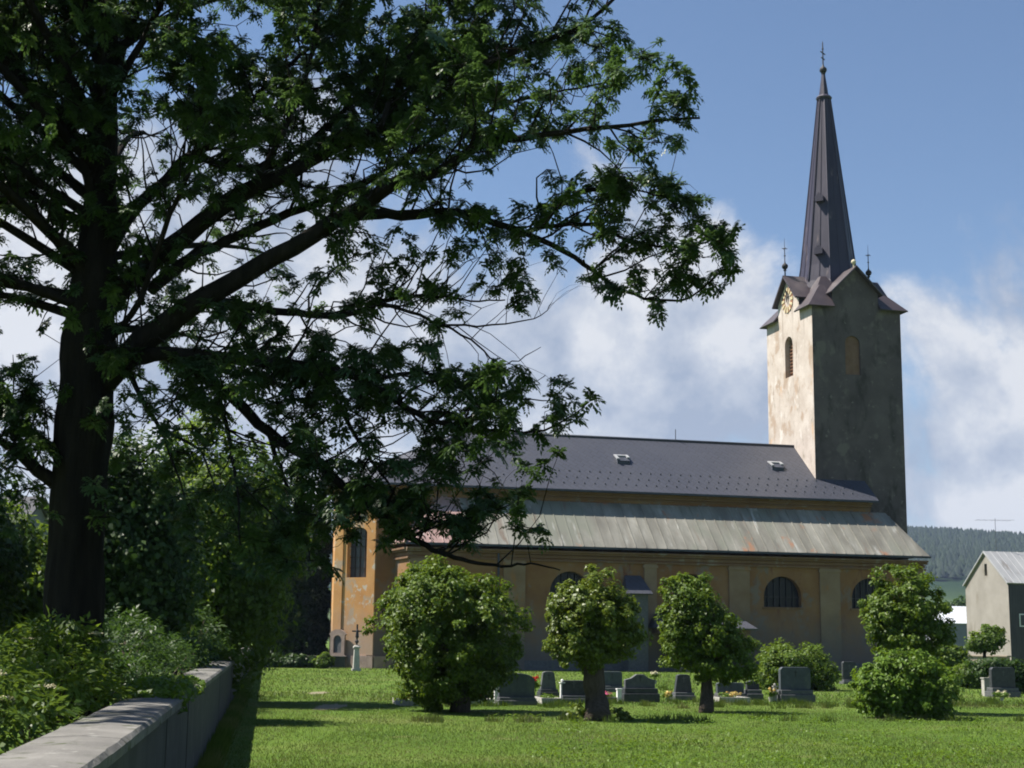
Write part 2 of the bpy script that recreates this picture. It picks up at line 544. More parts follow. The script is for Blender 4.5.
def ground_mat():
    m, nt, out = new_mat('meadow_ground')
    tc = nt.n('ShaderNodeTexCoord')
    ob = tc.outputs['Object']
    f = nt.noise(ob, .22, 7, .62)
    c = nt.ramp(f, [(.32, (.055, .098, .013)), (.5, (.085, .135, .018)), (.66, (.14, .165, .045))])
    g = nt.noise(nt.mapping(ob, (5, 2, 0)), 6.0, 6, .7)
    c = nt.mix(nt.smooth(g, .35, .75), c, (.062, .12, .016))
    h = nt.noise(nt.mapping(ob, (1, 9, 0)), .45, 6, .65)
    c = nt.mix(nt.math('MULTIPLY', nt.smooth(h, .60, .72), .55), c, (.17, .16, .065))
    p = nt.n('ShaderNodeBsdfPrincipled')
    nt.put(p.inputs['Base Color'], c)
    p.inputs['Roughness'].default_value = .95
    p.inputs['Specular IOR Level'].default_value = .1
    b = nt.n('ShaderNodeBump')
    b.inputs['Strength'].default_value = .8
    b.inputs['Distance'].default_value = .05
    nt.put(b.inputs['Height'], nt.noise(ob, 14, 5, .7))
    nt.put(p.inputs['Normal'], b.outputs[0])
    nt.t.links.new(p.outputs[0], out.inputs[0])
    return m


def hill_mat():
    m, nt, out = new_mat('wooded_hill')
    tc = nt.n('ShaderNodeTexCoord')
    ob = tc.outputs['Object']
    f = nt.noise(ob, .012, 8, .7)
    c = nt.ramp(f, [(.35, (.012, .026, .014)), (.6, (.022, .042, .018)), (.75, (.034, .058, .022))])
    sp = nt.n('ShaderNodeSeparateXYZ')
    nt.put(sp.inputs[0], ob)
    zz = nt.math('ADD', sp.outputs[2], nt.math('MULTIPLY', nt.math('SUBTRACT', nt.noise(ob, .006, 5), .5), 40))
    md = nt.ramp(nt.noise(nt.mapping(ob, (7, 7, 0)), .02, 4), [(.4, (.035, .06, .022)), (.6, (.065, .09, .032))])
    c = nt.mix(nt.smooth(zz, 46, 36), c, md)
    p = nt.n('ShaderNodeBsdfPrincipled')
    nt.put(p.inputs['Base Color'], c)
    p.inputs['Roughness'].default_value = .95
    p.inputs['Specular IOR Level'].default_value = .05
    nt.t.links.new(p.outputs[0], out.inputs[0])
    return m


MAT['tiles'] = tile_mat()
MAT['glass'] = glass_mat('dark_window_glass', (.012, .014, .018))
MAT['glass_l'] = glass_mat('grey_window_glass', (.06, .065, .075))
MAT['ground'] = ground_mat()
MAT['hill'] = hill_mat()

# ------------------------------------------------------------------ the setting: ground, hill
rs = np.random.RandomState(5)


def disc(name, R, n, mat, z=0.0):
    return mesh_obj(name, [(R * math.cos(2 * math.pi * i / n), R * math.sin(2 * math.pi * i / n), z) for i in range(n)], [tuple(range(n))], mat, kind='structure')


disc('ground', 4200, 64, MAT['ground'], 0.0)


def patch(name, c, rx, ry, mat, z, seed):
    r = random.Random(seed)
    pts = []
    for i in range(26):
        a = 2 * math.pi * i / 26
        k = .75 + .5 * r.random()
        pts.append((c[0] + rx * k * math.cos(a), c[1] + ry * k * math.sin(a), z))
    return mesh_obj(name, pts, [tuple(range(26))], mat, kind='structure')


MAT['dirt'] = surf('trodden_soil', [(.3, (.13, .12, .06)), (.7, (.21, .185, .115))], 5, bump=.6, bscale=20)
patch('bare_ground', gnd(331, 707), .36, 1.6, MAT['dirt'], .006, 3)
patch('bare_ground', gnd(318, 693), .30, 1.1, MAT['dirt'], .006, 8)


def hill_h(X, Y):
    crest = 128 + 22 * np.sin(X / 410 + .9) + 12 * np.sin(X / 173 + 2.0) + 5 * np.sin(X / 61)
    t = np.clip((Y - 650) / 1350, 0, 1)
    return crest * (t * t * (3 - 2 * t)) + 6 * np.sin(X / 90 + Y / 130) * t - 2.0


nx, ny = 150, 60
gx, gy = np.meshgrid(np.linspace(-2600, 3200, nx), np.linspace(640, 2700, ny))
gz = hill_h(gx, gy)
idx = np.arange(nx * ny).reshape(ny, nx)
quads = np.stack([idx[:-1, :-1], idx[:-1, 1:], idx[1:, 1:], idx[1:, :-1]], -1).reshape(-1, 4)
fast_obj('hill', np.stack([gx, gy, gz], -1).reshape(-1, 3), quads, MAT['hill'], kind='structure', smooth=True)

# the forest on the hill: far too many to count, one object
fx = rs.uniform(-300, 1500, 60000)
fy = rs.uniform(900, 2050, 60000)
keep = hill_h(fx, fy) + 10 * np.sin(fx / 55 + fy / 70) > 44
fx, fy = fx[keep], fy[keep]
fz = hill_h(fx, fy)
k = 6
ang = np.arange(k) * 2 * np.pi / k
rad = rs.uniform(2.4, 4.8, len(fx))
hh = rs.uniform(6, 13, len(fx))
ring = np.stack([fx[:, None] + rad[:, None] * np.cos(ang), fy[:, None] + rad[:, None] * np.sin(ang), np.repeat(fz[:, None] + hh[:, None] * .28, k, 1)], -1)
tip = np.stack([fx + rs.uniform(-1, 1, len(fx)), fy, fz + hh], -1)[:, None, :]
Vf = np.concatenate([ring, tip], 1)
base = np.arange(len(fx))[:, None, None] * (k + 1)
tri = np.stack([np.arange(k), (np.arange(k) + 1) % k, np.full(k, k)], -1)[None]
fast_obj('forest', Vf.reshape(-1, 3), (base + tri).reshape(-1, 3), leafmat('far_forest', [(.006, .014, .009), (.011, .022, .012), (.018, .032, .015)], .1, .8), kind='stuff')

# ------------------------------------------------------------------ the church
GC = (19.025, 92.0, 0.0)
RZ = math.radians(14)
church = empty('church', GC, RZ, 'large ochre village church with dark tiled nave roof and tall square tower with pointed spire', 'church')
CMW = Matrix.Translation(GC) @ Matrix.Rotation(RZ, 4, 'Z')


def cw(u, v, z=0.0):
    return CMW @ Vector((u, v, z))


fp = [(-27.72, -1.3), (-29.77, .75), (-29.35, 5.45), (-27.72, 7.5), (3.0, 7.5), (3.0, -1.3)]
ZW = 10.28


def edge_fn(p, q):
    dx, dy = q[0] - p[0], q[1] - p[1]
    L = math.hypot(dx, dy)
    ux, uy = dx / L, dy / L
    nx_, ny_ = uy, -ux                       # points out of the building for this loop order
    cx, cy = -13, 3.1
    if (p[0] - cx) * nx_ + (p[1] - cy) * ny_ < 0:
        nx_, ny_ = -nx_, -ny_
    return L, (lambda a, b, d_: (p[0] + ux * a - nx_ * d_, p[1] + uy * a - ny_ * d_, b))


nave = MB()
apse = MB()
for i in range(6):
    p, q = fp[i], fp[(i + 1) % 6]
    L, fn = edge_fn(p, q)
    holes = []
    if i == 0:
        holes = [arch(.66, 2.04, 5.05, 7.55, 10, .35)]
    panel(apse if i in (0, 1, 2) else nave, [(0, 0), (L, 0), (L, ZW), (0, ZW)], holes, fn, .38)
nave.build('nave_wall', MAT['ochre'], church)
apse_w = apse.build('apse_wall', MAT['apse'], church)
L0, fn0 = edge_fn(fp[0], fp[1])


def facet_box(mb, a0, a1, b0, b1, d0, d1):
    c = [fn0(a, b, d_) for d_ in (d0, d1) for a, b in ((a0, b0), (a1, b0), (a1, b1), (a0, b1))]
    mb.add(c, [(0, 1, 2, 3), (7, 6, 5, 4), (0, 4, 5, 1), (1, 5, 6, 2), (2, 6, 7, 3), (3, 7, 4, 0)])


m = MB()
panel(m, arch(.62, 2.08, 5.0, 7.55, 10, .38), [], lambda a, b, d_: fn0(a, b, .36), 0)
win = m.build('window', MAT['glass_l'], church)
m = MB()
for a in (1.0, 1.35, 1.7):
    facet_box(m, a - .02, a + .02, 5.05, 7.88, .31, .345)
for b in (5.6, 6.2, 6.8, 7.4):
    facet_box(m, .66, 2.04, b - .02, b + .02, .30, .34)
m.build('frame', MAT['dark_wood'], win)
m = MB()
facet_box(m, .02, .5, .72, 9.6, -.07, .05)
m.build('pilaster', MAT['apse'], church)
m = MB()
facet_box(m, 2.3, L0 - .02, .72, 9.6, -.07, .05)
m.build('pilaster', MAT['apse'], church)
m = MB()
facet_box(m, -.02, L0 + .05, 0, .68, -.12, .05)
m.box(-27.7, -1.44, 0, -26.45, -1.25, .67)
m.build('plinth', MAT['plinth'], church)
# moulded band round the top of the nave wall
m = MB()
for (z0, z1, o_) in ((9.86, 9.94, .05), (9.98, 10.14, .13), (10.14, 10.27, .26)):
    ring_o = [(-27.72 + .0, -1.3 - o_), (-29.77 - o_ * .92, .75 - o_ * .38), (-29.35 - o_, 5.45 + o_ * .3), (-27.72, 7.5 + o_), (3.0 + .03, 7.5 + o_), (3.0 + .03, -1.3 - o_)]
    ring_i = [(-27.72, -1.25), (-29.7, .75), (-29.3, 5.45), (-27.72, 7.45), (2.9, 7.45), (2.9, -1.25)]
    n = 6
    vs = [(x, y, z0) for x, y in ring_o] + [(x, y, z1) for x, y in ring_o] + [(x, y, z0) for x, y in ring_i] + [(x, y, z1) for x, y in ring_i]
    fs = []
    for i in range(n):
        j = (i + 1) % n
        fs += [(i, j, n + j, n + i), (n + i, n + j, 3 * n + j, 3 * n + i), (2 * n + i, 2 * n + j, j, i)]
    m.add(vs, fs)
m.build('cornice', MAT['trim'], church)

# nave roof
E = [(-27.92, -1.8), (-30.35, .55), (-29.9, 5.7), (-27.9, 8.0)]
ZE, ZR = 10.38, 14.2
R = (-21.95, 3.1, ZR)
RR = (3.35, 3.1, ZR)
m = MB()
m.slab([(*E[0], ZE), (3.35, -1.8, ZE), RR, R], .10)
m.slab([(*E[3], ZE), (3.35, 8.0, ZE), RR, R], .10)
for i in range(3):
    m.slab([(*E[i], ZE), (*E[i + 1], ZE), R], .10)
for j, vv in enumerate((-1.25, -.75, -.2)):
    for i in range(46):
        uu = -27 + i * .64 + (j % 2) * .32
        if uu < 3.1:
            zz = ZE + (vv + 1.8) * .78
            m.box(uu, vv - .04, zz - .03, uu + .08, vv + .04, zz + .055)
nroof = m.build('nave_roof', MAT['tiles'], church)
m = MB()
m.tube([(R[0], 3.1, ZR + .02), (3.35, 3.1, ZR + .02)], .09, 8)
for i in range(4):
    m.tube([(*E[i], ZE + .01), R], .07, 6)
m.build('ridge_cap', MAT['flash'], nroof, smooth=True)
m = MB()
m.box(-27.9, -1.93, ZE - .13, 3.3, -1.80, ZE - .02)
m.build('gutter', MAT['flash'], nroof)
for uu in (-12.37, -2.21):
    zz = ZE + (1.0 + 1.8) * .78
    m = MB()
    sl_ = .78
    m.prism([(uu - .4, .65, zz - .29), (uu - .4, 1.25, zz + .18), (uu - .4, 1.25, zz + .30), (uu - .4, .65, zz - .06)], (.8, 0, 0))
    h_ = m.build('roof_hatch', MAT['flash'], nroof)
    m = MB()
    m.prism([(uu - .45, .6, zz + .0), (uu - .45, 1.3, zz + .33), (uu - .45, 1.3, zz + .39), (uu - .45, .6, zz + .07)], (.16, 0, 0))
    m.prism([(uu + .29, .85, zz + .12), (uu + .29, 1.3, zz + .33), (uu + .29, 1.3, zz + .39), (uu + .29, .85, zz + .19)], (.16, 0, 0))
    m.prism([(uu - .288, 1.12, zz + .25), (uu - .288, 1.3, zz + .335), (uu - .288, 1.3, zz + .385), (uu - .288, 1.12, zz + .31)], (.574, 0, 0))
    m.build('hatch_lid', MAT['barn_roof'], h_)
m = MB()
m.bar((-8.1, 3.1, ZR), (-8.1, 3.1, ZR + .75), .025)
m.build('lightning_rod', MAT['iron'], nroof)

# side aisle
AV = -4.1
ZA = 6.55
aw = MB()
wins = [(-18.3, -15.94), (-10.99, -8.63), (-5.41, -3.05), (.17, 2.53)]
holes = [arch(a, b, 3.72, 4.32, 14) for a, b in wins]
panel(aw, [(-26.3, 0), (4.9, 0), (4.9, ZA), (-26.3, ZA)], holes, lambda a, b, d_: (a, AV + d_, b), .42)
panel(aw, [(-4.1, 0), (-1.32, 0), (-1.32, ZA), (-4.1, ZA)], [], lambda a, b, d_: (-26.3 - (a + 4.1) * .12, a, b), 0)
panel(aw, [(-4.1, 0), (-.02, 0), (-.02, ZA), (-4.1, ZA)], [], lambda a, b, d_: (4.9, a, b), 0)
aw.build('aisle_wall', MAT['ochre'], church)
for a, b in wins:
    m = MB()
    panel(m, arch(a - .03, b + .03, 3.7, 4.32, 14), [], lambda x, y, d_: (x, AV + .4, y), 0)
    wn = m.build('window', MAT['glass'], church)
    m = MB()
    for k_ in range(1, 6):
        x = a + (b - a) * k_ / 6
        h_ = math.sqrt(max(0, 1.18 ** 2 - (x - (a + b) / 2) ** 2))
        m.box(x - .03, AV + .30, 3.73, x + .03, AV + .36, 4.32 + h_)
    m.box(a + .01, AV + .29, 4.28, b - .01, AV + .35, 4.34)
    m.build('window_bars', MAT['iron'], wn)
    m = MB()
    m.box(a - .1, AV - .05, 3.60, b + .1, AV + .3, 3.715)
    m.build('sill', MAT['trim'], wn)
pil = [(-7.59, -6.31), (-1.89, -.61), (3.62, 4.85), (-12.75, -12.0), (-21.0, -19.75), (-26.25, -25.2)]
for a, b in pil:
    m = MB()
    m.box(a, AV - .10, 0, b, AV + .02, 6.02)
    m.box(a - .06, AV - .14, 5.80, b + .06, AV + .015, 5.94)
    m.build('pilaster', MAT['pil'], church)
m = MB()
for (z0, z1, o_) in ((6.02, 6.12, .13), (6.20, 6.36, .08), (6.40, 6.52, .2), (6.52, 6.62, .32)):
    m.box(-26.3 - min(o_, .2), AV - o_, z0, 4.9 + min(o_, .18), AV + .015, z1)
    m.prism([(-26.3 - o_, AV + .015, z0), (-26.28, AV + .015, z0), (-26.61, -1.32, z0), (-26.63 - o_, -1.32, z0)], (0, 0, z1 - z0))
m.build('cornice', MAT['trim'], church)
m = MB()
m.box(-26.2, AV - .07, 0, 4.95, AV + .012, .55)
m.build('plinth', MAT['stone_m'], church)
m = MB()
m.bar((-21.3, AV - .12, 0), (-21.3, AV - .12, 6.5), .06, 8)
m.build('downpipe', MAT['flash'], church)

VE, ZAE, ZAT = -4.4, 6.89, 9.68
ma, mp = MB(), MB()
ma.slab([(-23.0, VE, ZAE), (5.2, VE, ZAE), (3.95, -1.4, ZAT), (-23.0, -1.4, ZAT)], .07)
ma.slab([(5.2, VE, ZAE), (5.2, -.02, ZAE), (3.95, -.02, ZAT), (3.95, -1.4, ZAT)], .07)
mp.slab([(-26.63, VE, ZAE), (-23.0, VE, ZAE), (-23.0, -1.4, ZAT), (-24.0, -1.4, ZAT)], .08)
mp.slab([(-26.63, VE, ZAE), (-27.0, -1.35, ZAE), (-24.0, -1.35, ZAT)], .08)
rr_ = random.Random(4)
u_ = -22.6
sl_v = Vector((0, 3.0, ZAT - ZAE))
while u_ < 5.0:
    t1 = 1.0 if u_ < 3.95 else max(0, (5.2 - u_) / 1.25)
    if t1 > .1:
        j = rr_.uniform(-.015, .015)
        a_, b_ = Vector((u_, VE, ZAE)), Vector((u_, VE, ZAE)) + sl_v * t1
        ma.prism([a_ + Vector((-.02, 0, 0)), a_ + Vector((.02, 0, 0)), a_ + Vector((.02, 0, .045 + j)), a_ + Vector((-.02, 0, .045 + j))], b_ - a_)
    u_ += .62
ma.build('aisle_roof', MAT['aisle_roof'], church)
pk = mp.build('aisle_hip_roof', MAT['pink_roof'], church)
m = MB()
m.tube([(-26.63, VE, ZAE + .02), (-24.0, -1.4, ZAT + .02)], .07, 6)
for k_ in range(1, 5):
    t = k_ / 5
    a_ = Vector((-26.63, VE, ZAE)).lerp(Vector((-27.0, -1.35, ZAE)), t)
    m.tube([a_ + Vector((0, 0, .02)), a_.lerp(Vector((-24.0, -1.38, ZAT + .02)), .97)], .035, 5)
    a_ = Vector((-26.63 + 3.6 * t, VE, ZAE + .02))
    b_ = a_ + sl_v * min(1, (t * 3.6) / 2.63)
    m.tube([a_, b_], .03, 5)
m.build('seam_ribs', MAT['pink_roof'], pk)
m = MB()
m.box(-26.6, VE - .12, ZAE - .13, 5.2, VE - .005, ZAE - .02)
m.build('gutter', MAT['flash'], church)

# stair turret with slate lid, and the open porch
m = MB()
m.box(-14.0, -5.1, 0, -12.85, AV - .002, 4.35)
tur = m.build('stair_turret', MAT['stone_m'], church)
m = MB()
m.slab([(-14.2, -5.4, 4.3), (-12.65, -5.4, 4.3), (-12.95, AV - .01, 5.35), (-13.9, AV - .01, 5.35)], .08)
m.slab([(-14.2, -5.4, 4.3), (-14.2, AV - .01, 4.3), (-13.9, AV - .01, 5.35)], .08)
m.slab([(-12.65, -5.4, 4.3), (-12.65, AV - .01, 4.3), (-12.95, AV - .01, 5.35)], .08)
m.build('turret_roof', MAT['tiles'], tur)
m = MB()
m.box(-12.3, -6.5, 2.12, -7.3, -6.35, 2.42)
m.box(-12.3, -6.349, 2.12, -12.1, AV - .002, 2.42)
m.box(-7.5, -6.349, 2.12, -7.3, AV - .002, 2.42)
m.box(-11.55, -6.48, 0, -10.95, -6.30, 2.118)
m.box(-11.55, -6.298, 0, -11.35, -5.75, 2.118)
m.box(-8.1, -6.48, 0, -7.35, -5.9, 2.118)
po = m.build('porch', MAT['ochre'], church)
m = MB()
m.slab([(-12.6, -6.85, 2.44), (-7.0, -6.85, 2.44), (-7.4, AV - .01, 3.35), (-12.1, AV - .01, 3.35)], .09)
m.slab([(-12.6, -6.85, 2.44), (-12.6, AV - .01, 2.44), (-12.1, AV - .01, 3.35)], .09)
m.slab([(-7.0, -6.85, 2.44), (-7.0, AV - .01, 2.44), (-7.4, AV - .01, 3.35)], .09)
m.build('porch_roof', MAT['tiles'], po)
m = MB()
m.box(-11.7, AV - .05, 0, -9.7, AV - .003, 2.05)
dr = m.build('door', MAT['dark_wood'], po)
m = MB()
m.box(-10.75, AV - .09, 0, -10.65, AV - .052, 2.0)
m.ball((-10.55, AV - .1, 1.0), .05, 6)
m.build('door_fitting', MAT['iron'], dr)

# tower
TU, TV, ZT = 6.2, 7.0, 22.95


def gable_outline(w_, c, h=1.6):
    return [(0, 0), (w_, 0), (w_, ZT), (c + h, ZT), (c + h, 24.05), (c, 25.5), (c - h, 24.05), (c - h, ZT), (0, ZT)]


tl, tf = MB(), MB()
belf = arch(2.95, 4.15, 18.85, 20.95, 12)
panel(tl, gable_outline(TV, 3.5), [belf], lambda a, b, d_: (0 + d_, a, b), .5)
blind = arch(2.25, 3.3, 18.55, 20.55, 12)
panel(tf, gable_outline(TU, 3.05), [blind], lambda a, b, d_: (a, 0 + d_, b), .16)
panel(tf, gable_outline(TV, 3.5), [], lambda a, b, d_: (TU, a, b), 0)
panel(tl, gable_outline(TU, 3.05), [], lambda a, b, d_: (a, TV, b), 0)
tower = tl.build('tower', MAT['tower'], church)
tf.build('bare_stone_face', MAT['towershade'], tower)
m = MB()
panel(m, arch(2.9, 4.2, 18.8, 20.95, 12), [], lambda a, b, d_: (.45, a, b), 0)
for k_ in range(11):
    m.box(.30, 2.96, 18.95 + k_ * .22, .42, 4.14, 19.0 + k_ * .22)
m.build('belfry_louvre', MAT['louvre'], tower)
m = MB()
panel(m, arch(2.2, 3.35, 18.5, 20.55, 12), [], lambda a, b, d_: (a, .14, b), 0)
m.build('blind_window', MAT['brick'], tower)
# clock on the gable
CC = (3.55, 24.0)
m = MB()
n = 28
vs, fs = [], []
for i in range(n):
    a_ = 2 * math.pi * i / n
    for r_, x in ((.46, -.03), (.84, -.03), (.84, .0), (.46, .0)):
        vs.append((x, CC[0] + r_ * math.cos(a_), CC[1] + r_ * math.sin(a_)))
for i in range(n):
    j = (i + 1) % n
    for q in range(4):
        fs.append((i * 4 + q, j * 4 + q, j * 4 + (q + 1) % 4, i * 4 + (q + 1) % 4))
m.add(vs, fs)
clock = m.build('clock_dial', MAT['louvre'], tower)


def dial_bar(mb, r0, r1, a_, w_, x0, x1):
    ca, sa = math.cos(a_), math.sin(a_)
    pts = []
    for r_, s_ in ((r0, -w_ * .6), (r1, -w_), (r1, w_), (r0, w_ * .6)):
        pts.append((x0, CC[0] + r_ * ca - s_ * sa, CC[1] + r_ * sa + s_ * ca))
    mb.prism(pts, (x1 - x0, 0, 0))


m = MB()
for k_ in range(12):
    a_ = math.pi / 2 + k_ * math.pi / 6
    if k_ % 3 == 0:
        dial_bar(m, .46, .84, a_ + .07, .05, -.06, -.035)
        dial_bar(m, .46, .84, a_ - .07, .05, -.06, -.035)
    else:
        dial_bar(m, .46, .84, a_, .085, -.06, -.035)
m.build('numerals', MAT['gold'], clock)
m = MB()
dial_bar(m, -.15, .62, math.pi / 2 + .06, .05, -.12, -.09)
dial_bar(m, -.12, .42, math.pi / 2 + .5, .065, -.085, -.065)
m.build('clock_hands', MAT['iron'], clock)

# tower cap: bell-cast pyramid, four gable roofs, octagonal spire
AX = (3.0, 3.45)
mc = MB()
o_ = .38
sq = [(-o_, -o_), (TU + o_, -o_), (TU + o_, TV + o_), (-o_, TV + o_)]


def sqring(s_, z):
    pts = []
    for i in range(4):
        p, q = sq[i], sq[(i + 1) % 4]
        for t in (0, 1 / 3, 2 / 3):
            x, y = p[0] + (q[0] - p[0]) * t, p[1] + (q[1] - p[1]) * t
            pts.append((AX[0] + (x - AX[0]) * s_, AX[1] + (y - AX[1]) * s_, z))
    return pts


mc.loft([sqring(.84, 22.90), sqring(.80, 23.40), sqring(.60, 24.40), sqring(.42, 25.35)])
HG = 1.62
for (x0, y0, sx_, sy_) in ((-o_, -o_, 1, 1), (TU + o_, -o_, -1, 1), (TU + o_, TV + o_, -1, -1), (-o_, TV + o_, 1, -1)):
    # bell-cast corner skirts; the gables stand between them
    inn = (x0 + sx_ * 1.5, y0 + sy_ * 1.5)
    gx_ = (3.05 - sx_ * HG)
    gy_ = (3.5 - sy_ * HG)
    mc.slab([(x0, y0, 22.86), (gx_, y0, 22.86), (gx_, inn[1], 24.60), (inn[0], inn[1], 24.60)], .09)
    mc.slab([(x0, y0, 22.86), (x0, gy_, 22.86), (inn[0], gy_, 24.60), (inn[0], inn[1], 24.60)], .09)

cap = mc.build('tower_cap', MAT['cap_roof'], church)
m = MB()
gh = 1.85


def gable_roof(c, w0, w1, axis):
    # ridge runs along axis from outside w0 to inside w1
    f = (lambda a, b, z: (b, a, z)) if axis == 'u' else (lambda a, b, z: (a, b, z))
    for s_ in (-1, 1):
        m.slab([f(c + s_ * gh, w0, 23.83), f(c, w0, 25.66), f(c, w1, 25.66), f(c + s_ * gh, w1, 23.83)], .11)
        # cheek between gable roof and cap
        m.prism([f(c + s_ * 1.58, w0 + (.36 if w0 < w1 else -.36), 22.93), f(c + s_ * 1.58, w0 + (.36 if w0 < w1 else -.36), 23.95),
                 f(c + s_ * 1.58, (w0 + w1) / 2, 23.95), f(c + s_ * 1.58, (w0 + w1) / 2, 22.93)], f(-s_ * .06, 0, 0))


gable_roof(3.5, -.35, 2.4, 'u')
gable_roof(3.5, TU + .35, TU - 2.4, 'u')
gable_roof(3.05, -.35, 2.6, 'v')
gable_roof(3.05, TV + .35, TV - 2.6, 'v')
m.build('gable_roof', MAT['cap_roof'], cap)
for (x, y) in ((-.18, 3.5), (TU - .3, 3.5), (3.05, -.18), (3.05, TV + .18)):
    mf = MB()
    if y < 0:
        mf.lathe((x, y + .25, 25.6), [(.05, 0), (.05, .2), (.1, .26)], 8)
        mf.ball((x, y + .25, 25.98), .16, 10)
        mf.build('gable_finial', MAT['dial'], cap)
        continue
    mf.lathe((x, y, 25.6), [(.05, 0), (.05, .35), (.12, .42), (.05, .5)], 8)
    mf.ball((x, y, 26.28), .21, 10)
    mf.lathe((x, y, 26.45), [(.09, 0), (.035, .15), (.03, .5), (.075, .56), (.03, .62), (.03, 1.0), (.06, 1.05), (.02, 1.1), (.008, 1.75)], 6)
    mf.bar((x, y - .2, 27.5), (x, y + .2, 27.5), .022, 5)
    mf.bar((x - .2, y, 27.5), (x + .2, y, 27.5), .022, 5)
    mf.build('gable_finial', MAT['iron'], cap)
ph = math.pi / 8
m = MB()
m.lathe((AX[0] - .08, AX[1], 24.7), [(2.12, 0), (1.98, .5), (1.80, 1.6), (1.05, 8.0), (.42, 13.55)], 8, ph)
# standing seams on every arris and mid facet
for i in range(8):
    a_ = ph + 2 * math.pi * i / 8
    m.tube([(AX[0] - .08 + r_ * math.cos(a_), AX[1] + r_ * math.sin(a_), 24.7 + z) for r_, z in ((2.0, .5), (1.81, 1.6), (1.06, 8.0), (.43, 13.5))], .05, 5)
    a2 = a_ + math.pi / 8
    for off in (0,):
        m.tube([(AX[0] - .08 + r_ * .93 * math.cos(a2) - off * r_ * .42 * math.sin(a2), AX[1] + r_ * .93 * math.sin(a2) + off * r_ * .42 * math.cos(a2), 24.7 + z) for r_, z in ((1.98, .5), (1.80, 1.6), (1.05, 8.0), (.43, 13.4))], .022, 4)
spire = m.build('spire', MAT['spire'], church)
m = MB()
sx, sy = AX[0] - .08, AX[1]
m.lathe((sx, sy, 38.15), [(.40, 0), (.52, .05), (.55, .16), (.46, .26), (.34, .34)], 12)
m.lathe((sx, sy, 38.45), [(.33, 0), (.12, 1.55), (.16, 1.62), (.1, 1.7)], 8, ph)
m.build('spire_collar', MAT['spire'], spire)
m = MB()
m.ball((sx, sy, 40.32), .25, 12)
m.lathe((sx, sy, 40.5), [(.12, 0), (.05, .2), (.04, 1.75), (.0, 1.95)], 6)
ca, sa = math.cos(-math.pi / 4), math.sin(-math.pi / 4)
for zz, ll in ((41.55, .27), (41.15, .2)):
    m.bar((sx - ll, sy - ll * .8, zz), (sx + ll, sy + ll * .8, zz), .04, 6)
m.ball((sx, sy, 41.85), .08, 6)
m.build('spire_cross', MAT['iron'], spire)
for zz in (26.9, 30.6):
    t = (zz - 24.7 - 1.6) / 6.4
    rr2 = (1.80 + (1.05 - 1.80) * t) * math.cos(math.pi / 8)
    a_ = math.pi + math.pi / 4
    c_, s_ = math.cos(a_), math.sin(a_)
    m = MB()
    px_, py_ = sx + rr2 * c_, sy + rr2 * s_
    tx, ty = -s_, c_
    pts = [(px_ + tx * e - c_ * .1, py_ + ty * e - s_ * .1, zz + z) for e, z in ((-.28, 0), (.28, 0), (.28, .35), (0, .62), (-.28, .35))]
    m.prism(pts, (c_ * .45, s_ * .45, .03))
    m.build('vent_dormer', MAT['spire'], spire)

# ------------------------------------------------------------------ barn, far houses, yard walls
def house(name, p, rz, w_, l_, h0, h1, mats, label, cat, over=.35, window=None, slot=None):
    root = empty(name, (p.x, p.y, 0), rz, label, cat)
    m = MB()
    prof = [(0, 0), (w_, 0), (w_, h0), (w_ / 2, h1), (0, h0)]
    panel(m, prof, [slot] if slot else [], lambda a, b, d_: (0 + d_, a, b), .3)
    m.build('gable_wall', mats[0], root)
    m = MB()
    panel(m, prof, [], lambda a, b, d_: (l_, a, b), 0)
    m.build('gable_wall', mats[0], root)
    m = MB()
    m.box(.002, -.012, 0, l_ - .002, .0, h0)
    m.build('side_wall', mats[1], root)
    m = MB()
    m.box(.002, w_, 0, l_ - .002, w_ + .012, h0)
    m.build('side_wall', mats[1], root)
    m = MB()
    k_ = (h1 - h0) / (w_ / 2)
    e = over
    m.slab([(-e, -e, h0 - e * k_ + .06), (l_ + e, -e, h0 - e * k_ + .06), (l_ + e, w_ / 2, h1 + .06), (-e, w_ / 2, h1 + .06)], .09)
    m.slab([(-e, w_ + e, h0 - e * k_ + .06), (l_ + e, w_ + e, h0 - e * k_ + .06), (l_ + e, w_ / 2, h1 + .06), (-e, w_ / 2, h1 + .06)], .09)
    x = -e
    while x < l_ + e:
        m.prism([(x, -e, h0 - e * k_ + .065), (x + .10, -e, h0 - e * k_ + .065), (x + .05, -e, h0 - e * k_ + .092)], (0, w_ / 2 + e, h1 - h0 + e * k_))
        x += .55
    rf = m.build('roof', mats[2], root)
    return root, rf


bp = at(1011, 650, 105)
hb = at(1011, 582, 105).z
barn, brf = house('barn', bp, RZ, 5.6, 14, hb, hb + 2.25, (MAT['barn_wall'], MAT['barn_dark'], MAT['barn_roof']), 'beige plastered barn with light grey corrugated gable roof beyond the yard wall', 'barn',
                  over=.16, slot=[(2.6, hb + .55), (2.95, hb + .55), (2.95, hb + 1.4), (2.6, hb + 1.4)])
m = MB()
m.box(.28, 2.55, hb + .5, .30, 3.0, hb + 1.45)
m.build('gable_slot', MAT['dark_wood'], barn)
m = MB()
m.box(.75, -.06, 3.0, 1.35, -.013, 3.9)
fw = m.build('window', MAT['white'], barn)
m = MB()
m.box(.83, -.07, 3.08, 1.27, -.061, 3.82)
m.build('pane', MAT['glass_l'], fw)
m = MB()
m.bar((1.2, 3.2, hb + 1.8), (1.2, 3.2, hb + 4.75), .018)
m.bar((-.3, 3.5, hb + 4.6), (2.6, 2.9, hb + 4.65), .008)
for k_ in range(7):
    m.bar((-.2 + k_ * .42, 2.9, hb + 4.61), (-.2 + k_ * .42, 3.6, hb + 4.61), .006)
m.build('aerial', MAT['iron'], barn)

